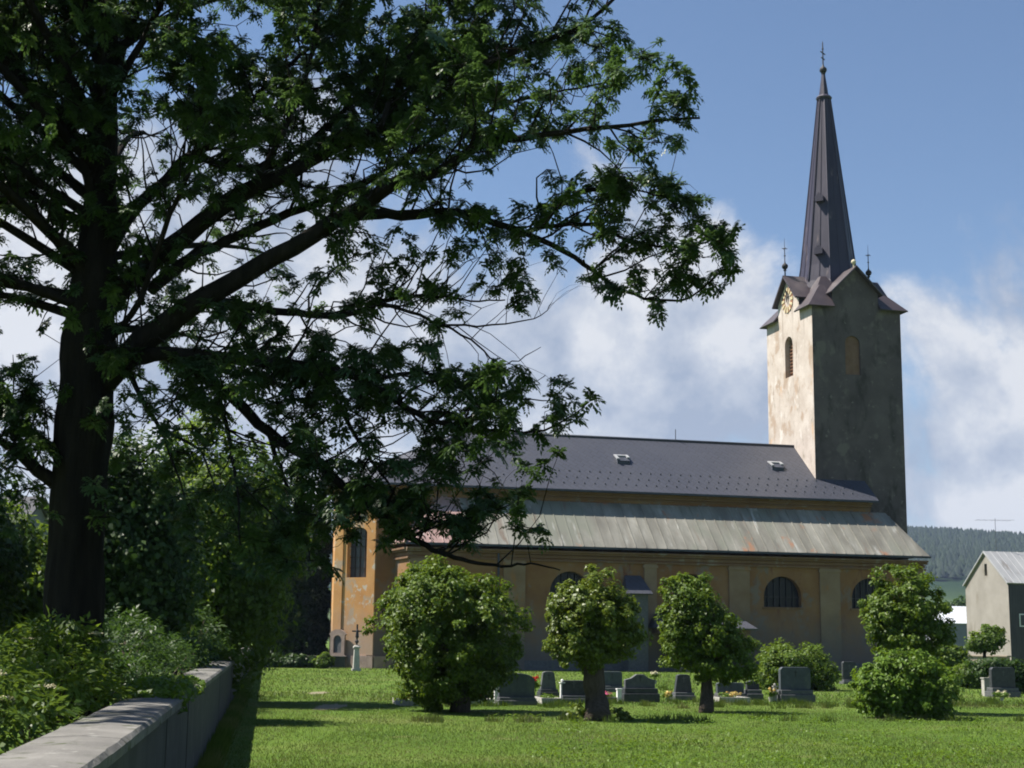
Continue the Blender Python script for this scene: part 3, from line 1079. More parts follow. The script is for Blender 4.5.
wp = at(938, 640, 190)
house('cottage', wp, RZ, 7, 12, at(938, 622.5, 190).z, at(938, 608, 190).z + .3, (MAT['house_grey'], MAT['house_grey'], MAT['white_roof']), 'small grey cottage with bright pale sheet roof far beyond the church', 'house', over=.2)
gp = at(-110, 640, 52)
house('old_house', gp, math.radians(-6), 6, 3.6, 4.6, 6.6, (MAT['house_grey'], MAT['house_grey'], MAT['house_roof']), 'bluish grey house half hidden behind the trees left of the big trunk', 'house')


def wall_thing(name, a, b, th, h, mat, label, capmat=None, caph=.1):
    dv = (b - a)
    L = math.hypot(dv.x, dv.y)
    root = empty(name, (a.x, a.y, 0), math.atan2(dv.y, dv.x), label, 'wall')
    m = MB()
    m.box(0, 0, -.05, L, th, h)
    m.build('wall_body', mat, root)
    m = MB()
    m.box(-.05, -.06, h + .002, L + .05, th + .06, h + caph)
    m.build('coping', capmat or mat, root, bevel=.02)
    return root


wall_thing('yard_wall', at(905, 660, 82), at(1007, 660, 78), .35, 1.08, MAT['beige_wall'], 'low beige plastered yard wall in front of the barn', caph=.09)
wall_thing('back_wall', at(236, 660, 84), at(345, 660, 84), .4, .55, MAT['wall_face'], 'low dark stone wall under the dark trees left of the apse', MAT['wall_face'])

# the churchyard wall beside the camera
WX0, WY0, WK = -1.92, 6.8, -.161
wn_ = math.atan2(1, WK)
wroot = empty('churchyard_wall', (WX0 - WK * 2.3, WY0 - 2.3, 0), wn_, 'long low grey churchyard wall with weathered concrete coping, running back from lower left', 'wall')
WL = 79
m = MB()
# local x along the wall, local y to its left (away from the lawn)
x = 0.0
rj = random.Random(9)
while x < WL:
    L = rj.uniform(3.5, 6.5)
    e_ = rj.uniform(-.008, .008)
    m.box(x + .006, .012 + e_, -.1, min(WL, x + L) - .006, .50, .955)
    x += L
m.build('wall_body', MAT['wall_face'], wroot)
m = MB()
x = 0
while x < WL:
    L = rj.uniform(2.2, 2.9)
    dz = rj.uniform(-.006, .006)
    nseg = 9
    pr = []
    for s_ in range(nseg + 1):
        xx = x + .008 + s_ / nseg * (L - .016)
        c_ = .0 if s_ in (0, nseg) else rj.uniform(-.006, .006)
        ch = rj.choice((0, 0, 0, 0, 0, .006, .016)) if s_ not in (0, nseg) else .015
        pr.append([(xx, -.008, .957), (xx, -.012 + c_ + ch * .5, 1.025 + dz - ch * .5), (xx, .012 + ch, 1.05 + dz - ch * .3), (xx, .25, 1.062 + dz), (xx, .50, 1.05 + dz), (xx, .522, 1.025 + dz), (xx, .518, .957)])
    m.loft(pr)
    x += L
m.build('coping', MAT['concrete'], wroot)


def wall_pt(D, off=0.0, z=0.0):
    """point D metres ahead, off metres to the left of the lawn face of the wall"""
    nx_, ny_ = -1 / math.hypot(1, WK), WK / math.hypot(1, WK)
    return Vector((WX0 + WK * (D - WY0) + nx_ * off, D + ny_ * off * 1.0, z))


# ------------------------------------------------------------------ vegetation
def unit(v):
    return v / np.maximum(1e-9, np.linalg.norm(v, axis=-1, keepdims=True))


def leaf_quads(C, A, Nn, L, Wd):
    """folded rhombic leaves: centre C, long axis A, normal Nn, lengths L, widths Wd"""
    A = unit(A)
    Sd = unit(np.cross(Nn, A))
    Nn = np.cross(A, Sd)
    L, Wd = np.asarray(L)[:, None], np.asarray(Wd)[:, None]
    V = np.stack([C - A * L * .5, C + Sd * Wd * .5 + Nn * Wd * .18 - A * L * .06, C + A * L * .5 - Nn * L * .08, C - Sd * Wd * .5 + Nn * Wd * .18 - A * L * .06], 1)
    n = len(C)
    return V.reshape(-1, 3), np.arange(n * 4).reshape(n, 4)


def crown_leaves(ells, ncl, per, leaf, seed, clr=.3, fill=.55, flat=.5, lump=.16, open_bottom=0.0):
    r = np.random.RandomState(seed)
    ar = np.array([(e[1][0] * e[1][1] * e[1][2]) ** (2 / 3) for e in ells])
    pick = r.choice(len(ells), ncl, p=ar / ar.sum())
    cen = np.array([e[0] for e in ells])[pick]
    rad = np.array([e[1] for e in ells])[pick]
    dr = unit(r.normal(size=(ncl, 3)))
    if open_bottom:
        dr[:, 2] = np.where(dr[:, 2] < -open_bottom, -dr[:, 2], dr[:, 2])
    ph_ = r.uniform(0, 6.28, 6)
    lumps = 1 + lump * (np.sin(dr[:, 0] * 5 + ph_[0]) + np.sin(dr[:, 1] * 5 + ph_[1]) + np.sin(dr[:, 2] * 6 + ph_[2])) / 1.7 + r.normal(0, lump * .35, ncl)
    rr = (fill + (1 - fill) * r.uniform(0, 1, ncl) ** .55) * lumps
    sprig = r.uniform(0, 1, ncl) < .13
    rr = np.where(sprig, rr * r.uniform(1.05, 1.22, ncl), rr)
    rr = np.minimum(rr, 1.17)
    cc = cen + dr * rad * rr[:, None]
    npl = ncl * per
    cl = np.repeat(np.arange(ncl), per)
    cs = (r.uniform(.6, 1.35, ncl) * np.where(sprig, .6, 1))[cl][:, None]
    off = unit(r.normal(size=(npl, 3))) * (r.uniform(0, 1, npl) ** .5)[:, None] * clr * cs
    off[:, 2] *= .75
    P = cc[cl] + off
    Nn = unit(dr[cl] * .55 + unit(off) * .35 + np.array([0, 0, flat]) + r.normal(0, .45, (npl, 3)))
    A = r.normal(size=(npl, 3)) + unit(off) * .9
    A[:, 2] -= .45
    A = A - (A * Nn).sum(1, keepdims=True) * Nn
    ll = leaf * r.uniform(.5, 1.35, npl)
    return leaf_quads(P, A, Nn, ll, ll * r.uniform(.6, .8, npl))


def put_tree(name, base, label, ells, leafmat_, barkmat, trunk, ncl, per, leaf, seed, clr, group=None, cat='tree', limbs=7, **kw):
    """base: ground point; ells and trunk in place coordinates"""
    root = empty(name, base, 0, label, cat, group)
    b = np.array(base)
    V, Fc = crown_leaves(ells, ncl, per, leaf, seed, clr, **kw)
    fast_obj('crown', V - b, Fc, leafmat_, root)
    if trunk:
        m = MB()
        pts, rad = trunk
        m.tube(pts, rad, 10)
        r = random.Random(seed)
        top = Vector(pts[-1])
        for i in range(limbs):
            e = ells[i % len(ells)]
            a_ = r.uniform(0, 6.28)
            q = Vector(e[0]) + Vector((e[1][0] * .75 * math.cos(a_), e[1][1] * .75 * math.sin(a_), e[1][2] * r.uniform(-.2, .7)))
            mid = top.lerp(q, .5) + Vector((r.uniform(-.1, .1), r.uniform(-.1, .1), .1))
            m.tube([top - Vector((0, 0, .1)), mid, q], [rad[-1] * .6, rad[-1] * .35, rad[-1] * .1], 6)
        m.build('trunk', barkmat, root, smooth=True, origin=base)
    return root


def ell(px, py, Y, rx, ry, rd=None):
    """an ellipsoid whose centre lies in this direction; rx, ry in pixels at that distance"""
    c = at(px, py, Y)
    k_ = Y / 1500
    return (tuple(c), (rx * k_, (rd or rx) * k_, ry * k_))


# --- the five clipped trees and bushes on the lawn
b1 = gnd(460, 712)
Y = b1.y
put_tree('clipped_tree', tuple(b1), 'broadest of the round clipped trees, a dense dark green ball reaching almost to the grass', [ell(446, 632, Y, 70, 67), ell(438, 608, Y, 56, 44), ell(453, 660, Y, 58, 40)],
         MAT['lf_lin'], MAT['bark2'], ([tuple(b1 + Vector((0, 0, -.05))), tuple(at(461, 690, Y)), tuple(at(455, 650, Y))], [.26, .2, .17]), 640, 90, .088, 11, .25, 'clipped trees on the lawn', fill=.55, lump=.15)
b2 = gnd(597, 720)
Y = b2.y
put_tree('clipped_tree', tuple(b2), 'lollipop tree with yellowish leaves on a thick leaning trunk, shoots at its foot', [ell(589, 610, Y, 40, 36), ell(578, 640, Y, 34, 30), ell(607, 632, Y, 30, 36)],
         MAT['lf_lin2'], MAT['bark2'], ([tuple(gnd(598, 721) + Vector((0, 0, -.05))), tuple(at(597, 706, Y)), tuple(at(594, 685, Y)), tuple(at(594, 655, Y))], [.34, .27, .24, .2]), 330, 90, .082, 12, .2, 'clipped trees on the lawn', fill=.5, lump=.2)
b3 = gnd(706, 712)
Y = b3.y
put_tree('clipped_tree', tuple(b3), 'slim clipped tree with a pointed top in front of the porch', [ell(690, 600, Y, 27, 28), ell(700, 632, Y, 38, 34), ell(722, 655, Y, 32, 30), ell(684, 645, Y, 20, 24)],
         MAT['lf_lin'], MAT['bark2'], ([tuple(gnd(706, 713) + Vector((0, 0, -.05))), tuple(at(707, 695, Y)), tuple(at(706, 665, Y))], [.2, .165, .14]), 360, 86, .082, 13, .2, 'clipped trees on the lawn', fill=.5, lump=.2)
b4 = gnd(912, 713)
Y = b4.y
put_tree('clipped_tree', tuple(b4), 'clipped tree with a round dark crown rising above the broad leafy bush', [ell(904, 602, Y, 38, 32), ell(910, 632, Y, 36, 30), ell(890, 622, Y, 28, 28)],
         MAT['lf_lin'], MAT['bark2'], ([tuple(b4 + Vector((0, 0, -.05))), tuple(at(910, 685, Y)), tuple(at(908, 640, Y))], [.15, .12, .1]), 380, 86, .085, 14, .2, 'clipped trees on the lawn', fill=.5, lump=.2)
b5 = gnd(893, 718)
Y = b5.y
put_tree('leafy_bush', tuple(b5), 'broad light green bush growing round the foot of the clipped tree', [ell(887, 690, Y, 29, 27), ell(918, 692, Y, 34, 28, 40), ell(905, 672, Y, 30, 22)],
         MAT['lf_bush'], None, None, 360, 80, .092, 15, .23, None, 'bush', fill=.45, lump=.22)
b6 = Vector((gnd(797, 690).x, gnd(797, 690).y, 0))
Y = b6.y
put_tree('round_bush', tuple(b6), 'low dome shaped shrub behind the tall bluish headstone near the church wall', [ell(797, 668, Y, 36, 24), ell(780, 674, Y, 22, 20), ell(812, 674, Y, 22, 18)],
         MAT['lf_lin'], None, None, 320, 70, .1, 16, .28, None, 'bush', fill=.5)
# yellowish shoots at the foot of the leaning tree
for sc_, sr_ in (((b2.x - .42, b2.y - .15, .12), (.25, .25, .2)), ((b2.x + .45, b2.y + .05, .08), (.25, .2, .14))):
    V, Fc = crown_leaves([(sc_, sr_)], 15, 22, .09, 17, .12, fill=.2)
    fast_obj('basal_shoots', V - np.array(b2), Fc, MAT['lf_lin2'], bpy.data.objects['clipped_tree.001'])

# --- trees behind the churchyard wall, far to near
def broad(name, px, pytop, Y, rx, label, lm, seed, low=655, leaf=.13, ncl=420, per=46, group='trees behind the wall', depth=None, tr=.2, **kw):
    x = at(px, 640, Y).x
    base = Vector((x, Y, 0))
    mid = (pytop + low) / 2
    ry = (low - pytop) / 2
    es = [ell(px, mid, Y, rx, ry, depth or rx), ell(px - rx * .35, mid - ry * .25, Y - .3, rx * .6, ry * .7), ell(px + rx * .4, mid + ry * .1, Y + .3, rx * .6, ry * .75)]
    return put_tree(name, tuple(base), label, es, lm, MAT['bark'], ([(x, Y, -.1), (x + .1, Y, 1.2), tuple(at(px, mid, Y))], [tr, tr * .8, tr * .5]), ncl, per, leaf, seed, ry * Y / 1500 * .2, group, 'tree', fill=.45, lump=.22, **kw)


broad('broadleaf_tree', 212, 428, 38, 84, 'leafy tree with a light green top showing right behind the big trunk', MAT['lf_mid'], 21, leaf=.14, ncl=760, per=52, low=668)
broad('broadleaf_tree', 130, 440, 30, 66, 'dark bushy tree between the big trunk and the light topped tree', MAT['lf_dark'], 22, leaf=.12, ncl=620, low=672)
broad('broadleaf_tree', 268, 470, 92, 50, 'dark leafy tree before the tall conifers, above the end of the wall', MAT['lf_dark'], 23, leaf=.3, ncl=520, low=666)
broad('broadleaf_tree', 12, 505, 33, 46, 'bright green young tree in front of the grey house at the left edge', MAT['lf_mid'], 24, leaf=.13, ncl=420, low=670)
broad('broadleaf_tree', -75, 440, 30, 84, 'large dark tree just outside the left edge', MAT['lf_dark'], 25, leaf=.16, ncl=420, low=668)


def conifer(px, pytop, Y, rx, label, seed):
    x = at(px, 640, Y).x
    top = at(px, pytop, Y).z
    R_ = rx * Y / 1500
    root = empty('conifer', (x, Y, 0), 0, label, 'tree', 'conifers left of the apse')
    r = np.random.RandomState(seed)
    n = 20000
    t = r.uniform(0, 1, n) ** .8
    z = .1 + (top - .1) * t
    prof = np.minimum(1, (1 - t) * 2.4 + .1) * (.75 + .25 * np.sin(t * 40 + r.uniform(0, .8, n)))
    a_ = r.uniform(0, 2 * np.pi, n)
    q = R_ * prof * r.uniform(.35, 1, n) ** .6
    P = np.stack([q * np.cos(a_), q * np.sin(a_), z], -1)
    A = np.stack([np.cos(a_), np.sin(a_), r.uniform(-.7, .5, n)], -1) + r.normal(0, .35, (n, 3))
    V, Fc = leaf_quads(P, A, np.stack([np.cos(a_), np.sin(a_), np.full(n, .8)], -1) + r.normal(0, .4, (n, 3)), r.uniform(.25, .5, n), r.uniform(.08, .16, n))
    fast_obj('crown', V, Fc, MAT['lf_con'], root)
    m = MB()
    m.tube([(0, 0, 0), (0, 0, top * .9)], [.2, .05], 8)
    m.build('trunk', MAT['bark'], root)
    return root


conifer(317, 482, 90, 16, 'dark conifer standing closest to the sunlit apse corner', 31)
conifer(296, 500, 94, 19, 'dark conifer left of the one that touches the apse', 32)
conifer(270, 470, 99, 24, 'tall dark conifer farthest from the apse, behind the leafy tree', 33)
hb_ = gnd(324, 668.5)
put_tree('hedge_bush', tuple(hb_), 'small low green bush at the foot of the apse corner', [ell(323, 661, hb_.y, 10, 7)], MAT['lf_mid'], None, None, 60, 40, .15, 34, .2, None, 'bush', fill=.3)
put_tree('hedge_bush', (at(279, 660, 83).x, 83, 0), 'dark low hedge along the low back wall', [ell(266, 662, 83, 24, 9, 12), ell(298, 663, 83, 22, 8, 12)], MAT['lf_dark'], None, None, 200, 50, .16, 35, .25, None, 'bush', fill=.3)

# --- plants by the yard wall, right
fp_ = at(985, 668, 72)
put_tree('fruit_tree', (fp_.x, 72, 0), 'small fruit tree with a loose crown in front of the barn gable', [ell(985, 640, 72, 17, 10), ell(993, 632, 72, 9, 9), ell(975, 645, 72, 9, 7)], MAT['lf_mid'], MAT['bark'],
         ([(fp_.x, 72, 0), (fp_.x, 72, 1.2), tuple(at(985, 643, 72))], [.1, .08, .06]), 110, 40, .16, 41, .3, fill=.3, limbs=4)
put_tree('shrub', tuple(Vector((at(958, 660, 70).x, 70, 0))), 'low green shrub against the yard wall beside the fruit tree', [ell(952, 656, 70, 12, 10), ell(938, 655, 70, 12, 14)], MAT['lf_lin'], None, None, 120, 40, .17, 42, .35, None, 'bush', fill=.3)
q = gnd(1003, 694)
put_tree('shrub', (q.x, q.y + .9, 0), 'dark flat topped shrub hanging over the dark tomb at the right edge', [ell(1000, 668, q.y + .8, 32, 9, 18), ell(1018, 678, q.y + .9, 18, 14)], MAT['lf_dark'], None, None, 170, 44, .13, 43, .25, None, 'bush', fill=.3)
put_tree('shrub', (gnd(968, 690).x, gnd(968, 690).y + 2, 0), 'pale flowering shrub between the leafy bush and the dark tomb', [ell(968, 676, gnd(968, 690).y + 2, 16, 13)], MAT['lf_mid'], None, None, 90, 40, .11, 44, .25, None, 'bush', fill=.3)
for i, (px, Y, rr_, hh_, lb) in enumerate(((930, 260, 16, 13, 'distant round tree left of the pale sheet roof'), (948, 330, 12, 11, 'small distant tree above the pale sheet roof'), (962, 300, 12, 12, 'distant tree touching the barn gable from behind'))):
    x = at(px, 640, Y).x
    put_tree('distant_tree', (x, Y, 0), lb, [ell(px, 618 - 4 * i, Y, rr_, hh_)], MAT['lf_dark'], MAT['bark'], ([(x, Y, 0), (x, Y, 3)], [.3, .2]), 90, 30, .7, 50 + i, 1.0, 'trees behind the cottage', 'tree', fill=.4)


# --- elder shrubs behind the wall: pinnate leaves of five leaflets, flat cream flower heads
def elder(name, base, ells, n, leaf, seed, label, lm, flowers=0):
    root = empty(name, tuple(base), 0, label, 'bush')
    r = np.random.RandomState(seed)
    ar = np.array([(e[1][0] * e[1][1] * e[1][2]) ** (2 / 3) for e in ells])
    pick = r.choice(len(ells), n, p=ar / ar.sum())
    cen, rad = np.array([e[0] for e in ells])[pick], np.array([e[1] for e in ells])[pick]
    dr = unit(r.normal(size=(n, 3)))
    dr[:, 2] = np.abs(dr[:, 2]) * .9 - .25
    P = cen + dr * rad * (r.uniform(.25, 1, n) ** .5)[:, None]
    ax = unit(dr * [1, 1, .4] + r.normal(0, .5, (n, 3)))
    up = unit(np.array([0, 0, 1.0]) + dr * .4 + r.normal(0, .25, (n, 3)))
    sd = unit(np.cross(up, ax))
    up = np.cross(ax, sd)
    Ls = leaf * r.uniform(.7, 1.25, n)
    Vs, k0 = [], 0
    for t, s_ in ((-.25, 1), (-.25, -1), (.3, 1), (.3, -1), (.75, 0)):
        c = P + ax * (Ls * t)[:, None] + sd * (Ls * .42 * s_)[:, None] - up * (Ls * .12 * abs(s_))[:, None]
        a_ = unit(ax * (.65 if s_ else 1) + sd * s_ * .8 - up * .2)
        V, _ = leaf_quads(c, a_, up + r.normal(0, .15, (n, 3)), Ls * .72, Ls * .30)
        Vs.append(V)
    V = np.concatenate(Vs)
    fast_obj('foliage', V - np.array(base), np.arange(len(V)).reshape(-1, 4), lm, root)
    m = MB()
    rr = random.Random(seed)
    for i in range(26):
        q = Vector(P[rr.randrange(n)])
        b_ = Vector(base) + Vector((rr.uniform(-.3, .3), rr.uniform(-.3, .3), -.05))
        m.tube([b_, b_.lerp(q, .55) + Vector((0, 0, .15)), q], [.022, .014, .004], 5)
    m.build('stem', MAT['bark2'], root, origin=base)
    for i in range(flowers):
        j = rr.randrange(n)
        for _ in range(60):
            j = rr.randrange(n)
            if dr[j, 2] > .25 and dr[j, 1] < .5:
                break
        c = P[j] + np.array([0, 0, .05])
        nf = 60
        a_ = r.uniform(0, 6.28, nf)
        q = .075 * np.sqrt(r.uniform(0, 1, nf))
        fp2 = c + np.stack([q * np.cos(a_), q * np.sin(a_), .012 - q * q * 2], -1) + r.normal(0, .006, (nf, 3))
        V, Fc = leaf_quads(fp2, r.normal(size=(nf, 3)) * [1, 1, .2], np.array([0, 0, 1.0]) + r.normal(0, .4, (nf, 3)), np.full(nf, .022), np.full(nf, .02))
        fast_obj('flower_head', V - np.array(base), Fc, MAT['petal_c'], root)
    return root


def eb(D, off):
    return tuple(wall_pt(D, off))


def ees(*items):
    return [((*wall_pt(D, off)[:2], z), r_) for D, off, z, r_ in items]


elder('elder_shrub', eb(8.2, 1.35), ees((8.0, 1.2, .95, (.75, .9, .5)), (8.9, 1.5, .9, (.8, .8, .6)), (7.6, 1.0, .7, (.45, .6, .4))), 900, .13, 61, 'nearest leafy shrub spilling over the coping at the lower left', MAT['lf_elder'], 3)
elder('elder_shrub', eb(11.2, 1.25), ees((11.0, 1.15, .95, (.7, .9, .65)), (11.6, 1.7, 1.25, (.9, .9, .7))), 800, .125, 62, 'elder shrub with cream flower heads in front of the big trunk', MAT['lf_elder'], 7)
elder('elder_shrub', eb(14.5, 1.2), ees((14.2, 1.05, 1.05, (.65, 1.0, .65)), (15.3, 1.3, 1.35, (.75, 1.0, .75))), 900, .12, 63, 'elder shrub right of the big trunk, with small flower heads, behind the wall', MAT['lf_mid'], 6)
elder('elder_shrub', eb(20, 1.3), ees((19.5, 1.0, 1.0, (.7, 1.3, .7)), (21.5, 1.3, 1.4, (.9, 1.4, 1.0)), (24, 1.2, 1.3, (.9, 1.6, .9))), 1300, .12, 64, 'long dark shrub thicket along the wall beyond the ivy', MAT['lf_dark'], 3)
elder('elder_shrub', eb(31, 1.2), ees((29, 1.0, 1.2, (.9, 2, .9)), (34, 1.3, 1.7, (1.2, 3, 1.4)), (41, 1.3, 1.8, (1.2, 3, 1.5))), 1500, .17, 65, 'far dark thicket hanging over the end of the wall', MAT['lf_dark'], 2)


def ivy(D0, D1, n, seed):
    r = np.random.RandomState(seed)
    base = wall_pt((D0 + D1) / 2, .25, 1.06)
    D = r.uniform(D0, D1, n)
    t = r.uniform(0, 1, n)
    u_ = (D - (D0 + D1) / 2) / ((D1 - D0) / 2)
    hgt = .13 * np.maximum(0, 1 - u_ ** 2)
    off = r.uniform(-.06, .6, n)
    nx_, ny_ = -1 / math.hypot(1, WK), WK / math.hypot(1, WK)
    P = np.stack([WX0 + WK * (D - WY0) + nx_ * off, D + ny_ * off, 1.065 + hgt * r.uniform(.2, 1, n)], -1)
    over = off < 0
    P[over, 2] -= r.uniform(0, .16, over.sum())
    Nn = np.stack([r.normal(.2, .35, n), r.normal(-.2, .35, n), np.ones(n)], -1)
    V, Fc = leaf_quads(P, r.normal(size=(n, 3)), unit(Nn), r.uniform(.05, .09, n), r.uniform(.045, .075, n))
    o = fast_obj('ivy', V - np.array(base), Fc, MAT['lf_bush'])
    o.location = base
    tag(o, 'mat of small bright leaves creeping over the coping of the churchyard wall', 'ivy')


ivy(14.6, 19.5, 1500, 71)

# ------------------------------------------------------------------ the big ash tree
YT = 16.0
rng = np.random.RandomState(77)
ash = empty('ash_tree', (at(75, 640, YT).x, YT, 0), 0, 'big dark spreading ash tree leaning its limbs over the churchyard wall from the left', 'tree')
AB = np.array([at(75, 640, YT).x, YT, 0.0])


def catmull(P, n=6):
    P = [Vector(p) for p in P]
    out = []
    for i in range(len(P) - 1):
        p0, p1, p2, p3 = P[max(i - 1, 0)], P[i], P[i + 1], P[min(i + 2, len(P) - 1)]
        for k_ in range(n):
            t = k_ / n
            out.append(.5 * ((2 * p1) + (p2 - p0) * t + (2 * p0 - 5 * p1 + 4 * p2 - p3) * t * t + (3 * p1 - p0 - 3 * p2 + p3) * t ** 3))
    out.append(P[-1])
    return out


KP = YT / 1500
# trunk: direction (px, py), width in px
tr = [(70, 795, 36, 0), (74, 700, 31, 0), (75, 600, 28, 0), (79, 500, 27, 0), (84, 420, 28, 0), (88, 340, 26, 0), (95, 270, 21, .05), (102, 190, 15, .1), (106, 100, 12, .2), (108, 10, 10, .3), (104, -90, 8, .4), (98, -190, 6, .5), (104, -280, 4, .5), (108, -350, 2, .5)]
pts = [at(x, y, YT + dy) for x, y, r_, dy in tr]
rads = [r_ * KP for x, y, r_, dy in tr]
cp = catmull(pts, 4)
cr = np.interp(np.linspace(0, len(rads) - 1, len(cp)), range(len(rads)), rads)
for i, p in enumerate(cp):
    cr[i] *= 1 + .04 * math.sin(i * 1.7)
m = MB()
TN = 40
ringsT = []
for i, p in enumerate(cp):
    ringsT.append([p + Vector((math.cos(6.2832 * k_ / TN), math.sin(6.2832 * k_ / TN), 0)) * cr[i] * (1 + .05 * math.sin(5 * 6.2832 * k_ / TN + .35 * i) + .035 * math.sin(13 * 6.2832 * k_ / TN + .8 * math.sin(i * .9)) + .02 * math.sin(19 * 6.2832 * k_ / TN - .5 * i)) for k_ in range(TN)])
m.loft(ringsT)
# limbs: list of (px, py), start/end radius px, depth shift at end
LIMBS = [
    ([(90, 395), (125, 358), (160, 328), (203, 299), (273, 258), (351, 213), (400, 180), (438, 172), (478, 146), (544, 135), (630, 124), (700, 118)], 15, 2, -1.2),
    ([(98, 320), (117, 293), (168, 250), (234, 199), (281, 176), (340, 145), (400, 119), (440, 92), (478, 66), (536, 43), (583, 25), (625, -12), (650, -50)], 13, 2, .8),
    ([(150, 290), (190, 258), (227, 242), (273, 219), (336, 195), (390, 170), (430, 140), (470, 120), (520, 100), (580, 88), (640, 74)], 7, 1.5, 1.8),
    ([(345, 216), (380, 214), (410, 216), (450, 211), (490, 221), (528, 234), (575, 258), (610, 283), (645, 298), (690, 298), (722, 270)], 6.5, 1.2, -.9),
    ([(525, 233), (545, 227), (595, 225), (630, 242), (685, 248), (712, 240), (728, 228)], 3, 1, -.9),
    ([(540, 228), (560, 205), (585, 190), (622, 186), (655, 195), (690, 200)], 2.6, 1, -.4),
    ([(106, 255), (133, 211), (160, 186), (184, 160), (205, 148), (235, 122), (262, 90), (300, 55), (340, 20), (380, -30)], 8, 2, 1.4),
    ([(196, 155), (234, 168), (270, 166), (300, 150), (345, 110), (380, 78), (430, 50), (480, 20), (520, -20)], 5, 1.5, 1.0),
    ([(92, 372), (125, 361), (160, 354), (192, 355), (233, 359), (275, 362), (300, 365), (344, 373), (390, 396), (425, 418), (463, 427), (500, 430), (544, 431), (580, 410)], 9, 1.2, -1.6),
    ([(203, 296), (225, 301), (275, 311), (320, 316), (355, 313), (381, 302), (410, 296), (437, 297), (470, 300), (505, 300)], 5.5, 1.3, .4),
    ([(380, 303), (410, 312), (433, 321), (470, 339), (496, 362), (518, 360), (541, 347)], 2.2, .6, .2),
    ([(440, 325), (477, 325), (533, 319), (552, 302)], 1.6, .5, .1),
    ([(170, 356), (205, 376), (235, 400), (268, 432), (317, 464), (351, 491), (381, 517), (411, 538), (440, 553), (470, 562), (503, 566), (530, 563), (560, 570)], 7, 1, -2.2),
    ([(411, 538), (430, 525), (450, 520), (480, 515), (520, 500)], 2, .7, -2.2),
    ([(300, 365), (330, 395), (352, 430), (372, 460), (392, 490), (405, 515)], 3.5, 1, -1.0),
    ([(344, 374), (380, 378), (420, 372), (470, 385), (520, 398), (560, 402)], 3, .8, -.6),
    ([(85, 300), (78, 270), (59, 242), (31, 211), (0, 203), (-50, 180), (-110, 130), (-160, 60)], 8, 2, .6),
    ([(95, 235), (90, 190), (78, 148), (59, 121), (35, 90), (10, 55), (-20, 20), (-50, -40)], 6, 2, -.8),
    ([(100, 110), (78, 59), (39, 31), (0, 4), (-40, -30)], 5, 2, .5),
    ([(104, 90), (98, 65), (78, 23), (59, 0), (40, -50), (20, -120)], 5, 1.5, -.6),
    ([(106, 110), (121, 59), (137, 12), (160, -50), (190, -120)], 6, 1.5, .9),
    ([(112, 95), (152, 23), (164, 0), (210, -60), (260, -110)], 4.5, 1.5, -.7),
    ([(72, 490), (46, 476), (17, 451), (0, 440), (-60, 390), (-130, 350)], 9, 2, -.3),
    ([(60, 455), (21, 426), (0, 409), (-50, 360), (-90, 290)], 6, 2, .9),
    ([(110, 340), (140, 300), (170, 215), (190, 170), (200, 110), (190, 60)], 4, 1.5, -1.5),
    ([(250, 190), (290, 120), (310, 60), (320, 0), (340, -70)], 4, 1.5, .2),
    ([(215, 385), (225, 420), (232, 460), (238, 500), (240, 545)], 3, 1, -2.4),
    ([(268, 432), (285, 480), (300, 520), (310, 560)], 2.5, .8, -1.9),
    ([(125, 362), (140, 395), (160, 430), (175, 470), (190, 510)], 3.5, 1, -1.2),
    ([(160, 430), (200, 450), (215, 490)], 2.2, .8, -1.6),
    ([(380, 128), (400, 80), (420, 40), (450, -10), (470, -60)], 3.5, 1.2, 1.0),
]
# limbs that reach left, away
# limbs that reach away from and towards the camera, so that the crown is round
for (x, y, dx, dy_, dz) in ((100, 200, -.5, 4.2, 2.2), (95, 260, 1.5, 4.6, 1.2), (100, 150, -2.0, 3.6, 2.4), (95, 280, -1.8, -2.6, 1.4), (100, 120, .6, -2.9, 2.3), (102, 60, 1.6, 3.2, 2.2), (100, 20, -1.5, -2.6, 1.8), (92, 330, .8, 3.4, .5),
                             (92, 280, -3.6, -1.6, 1.6), (94, 230, -4.2, .8, 1.8), (96, 180, -4.0, -1.0, 2.6), (90, 320, -3.2, 2.2, .9), (98, 120, -3.4, 1.2, 2.8), (92, 300, -4.6, -.3, .6), (96, 200, -3.4, 2.8, 2.0), (98, 160, -2.6, -2.6, 2.0), (94, 270, -2.4, -4.6, 1.6), (96, 220, -3.4, -4.4, 1.4), (98, 170, -3.0, -5.2, 2.2), (92, 310, -3.6, -3.6, .7), (98, 130, -1.6, -4.8, 2.6)):
    a_ = at(x, y, YT)
    LIMBS.append(('3d', [a_, a_ + Vector((dx * .35, dy_ * .3, dz * .45)), a_ + Vector((dx * .7, dy_ * .65, dz * .8)), a_ + Vector((dx, dy_, dz))], 6, 1.5))
limb_nodes = []      # (point, direction, radius)
twm = MB()
for L in LIMBS:
    if L[0] == '3d':
        P, r0, r1 = L[1], L[2], L[3]
    else:
        px, r0, r1, dy_ = L
        n = len(px)
        P = [at(x, y, YT + dy_ * (i / (n - 1)) + (rng.normal(0, .05) if 0 < i else 0)) for i, (x, y) in enumerate(px)]
    c = catmull(P, 4)
    rr = (r1 * .55 + (r0 - r1 * .55) * (1 - np.linspace(0, 1, len(c))) ** 1.15) * KP
    lm_ = MB()
    for q_ in range(2, len(c) - 1):
        c[q_] = c[q_] + Vector(rng.normal(0, .007, 3))
    lm_.tube(c, list(rr), 8)
    lm_.build('limb', MAT['bark'], ash, smooth=True, origin=AB)
    for i in range(1, len(c)):
        limb_nodes.append((c[i], (c[i] - c[i - 1]).normalized(), rr[i], i / len(c)))
m.build('trunk', MAT['bark'], ash, smooth=True, origin=AB)

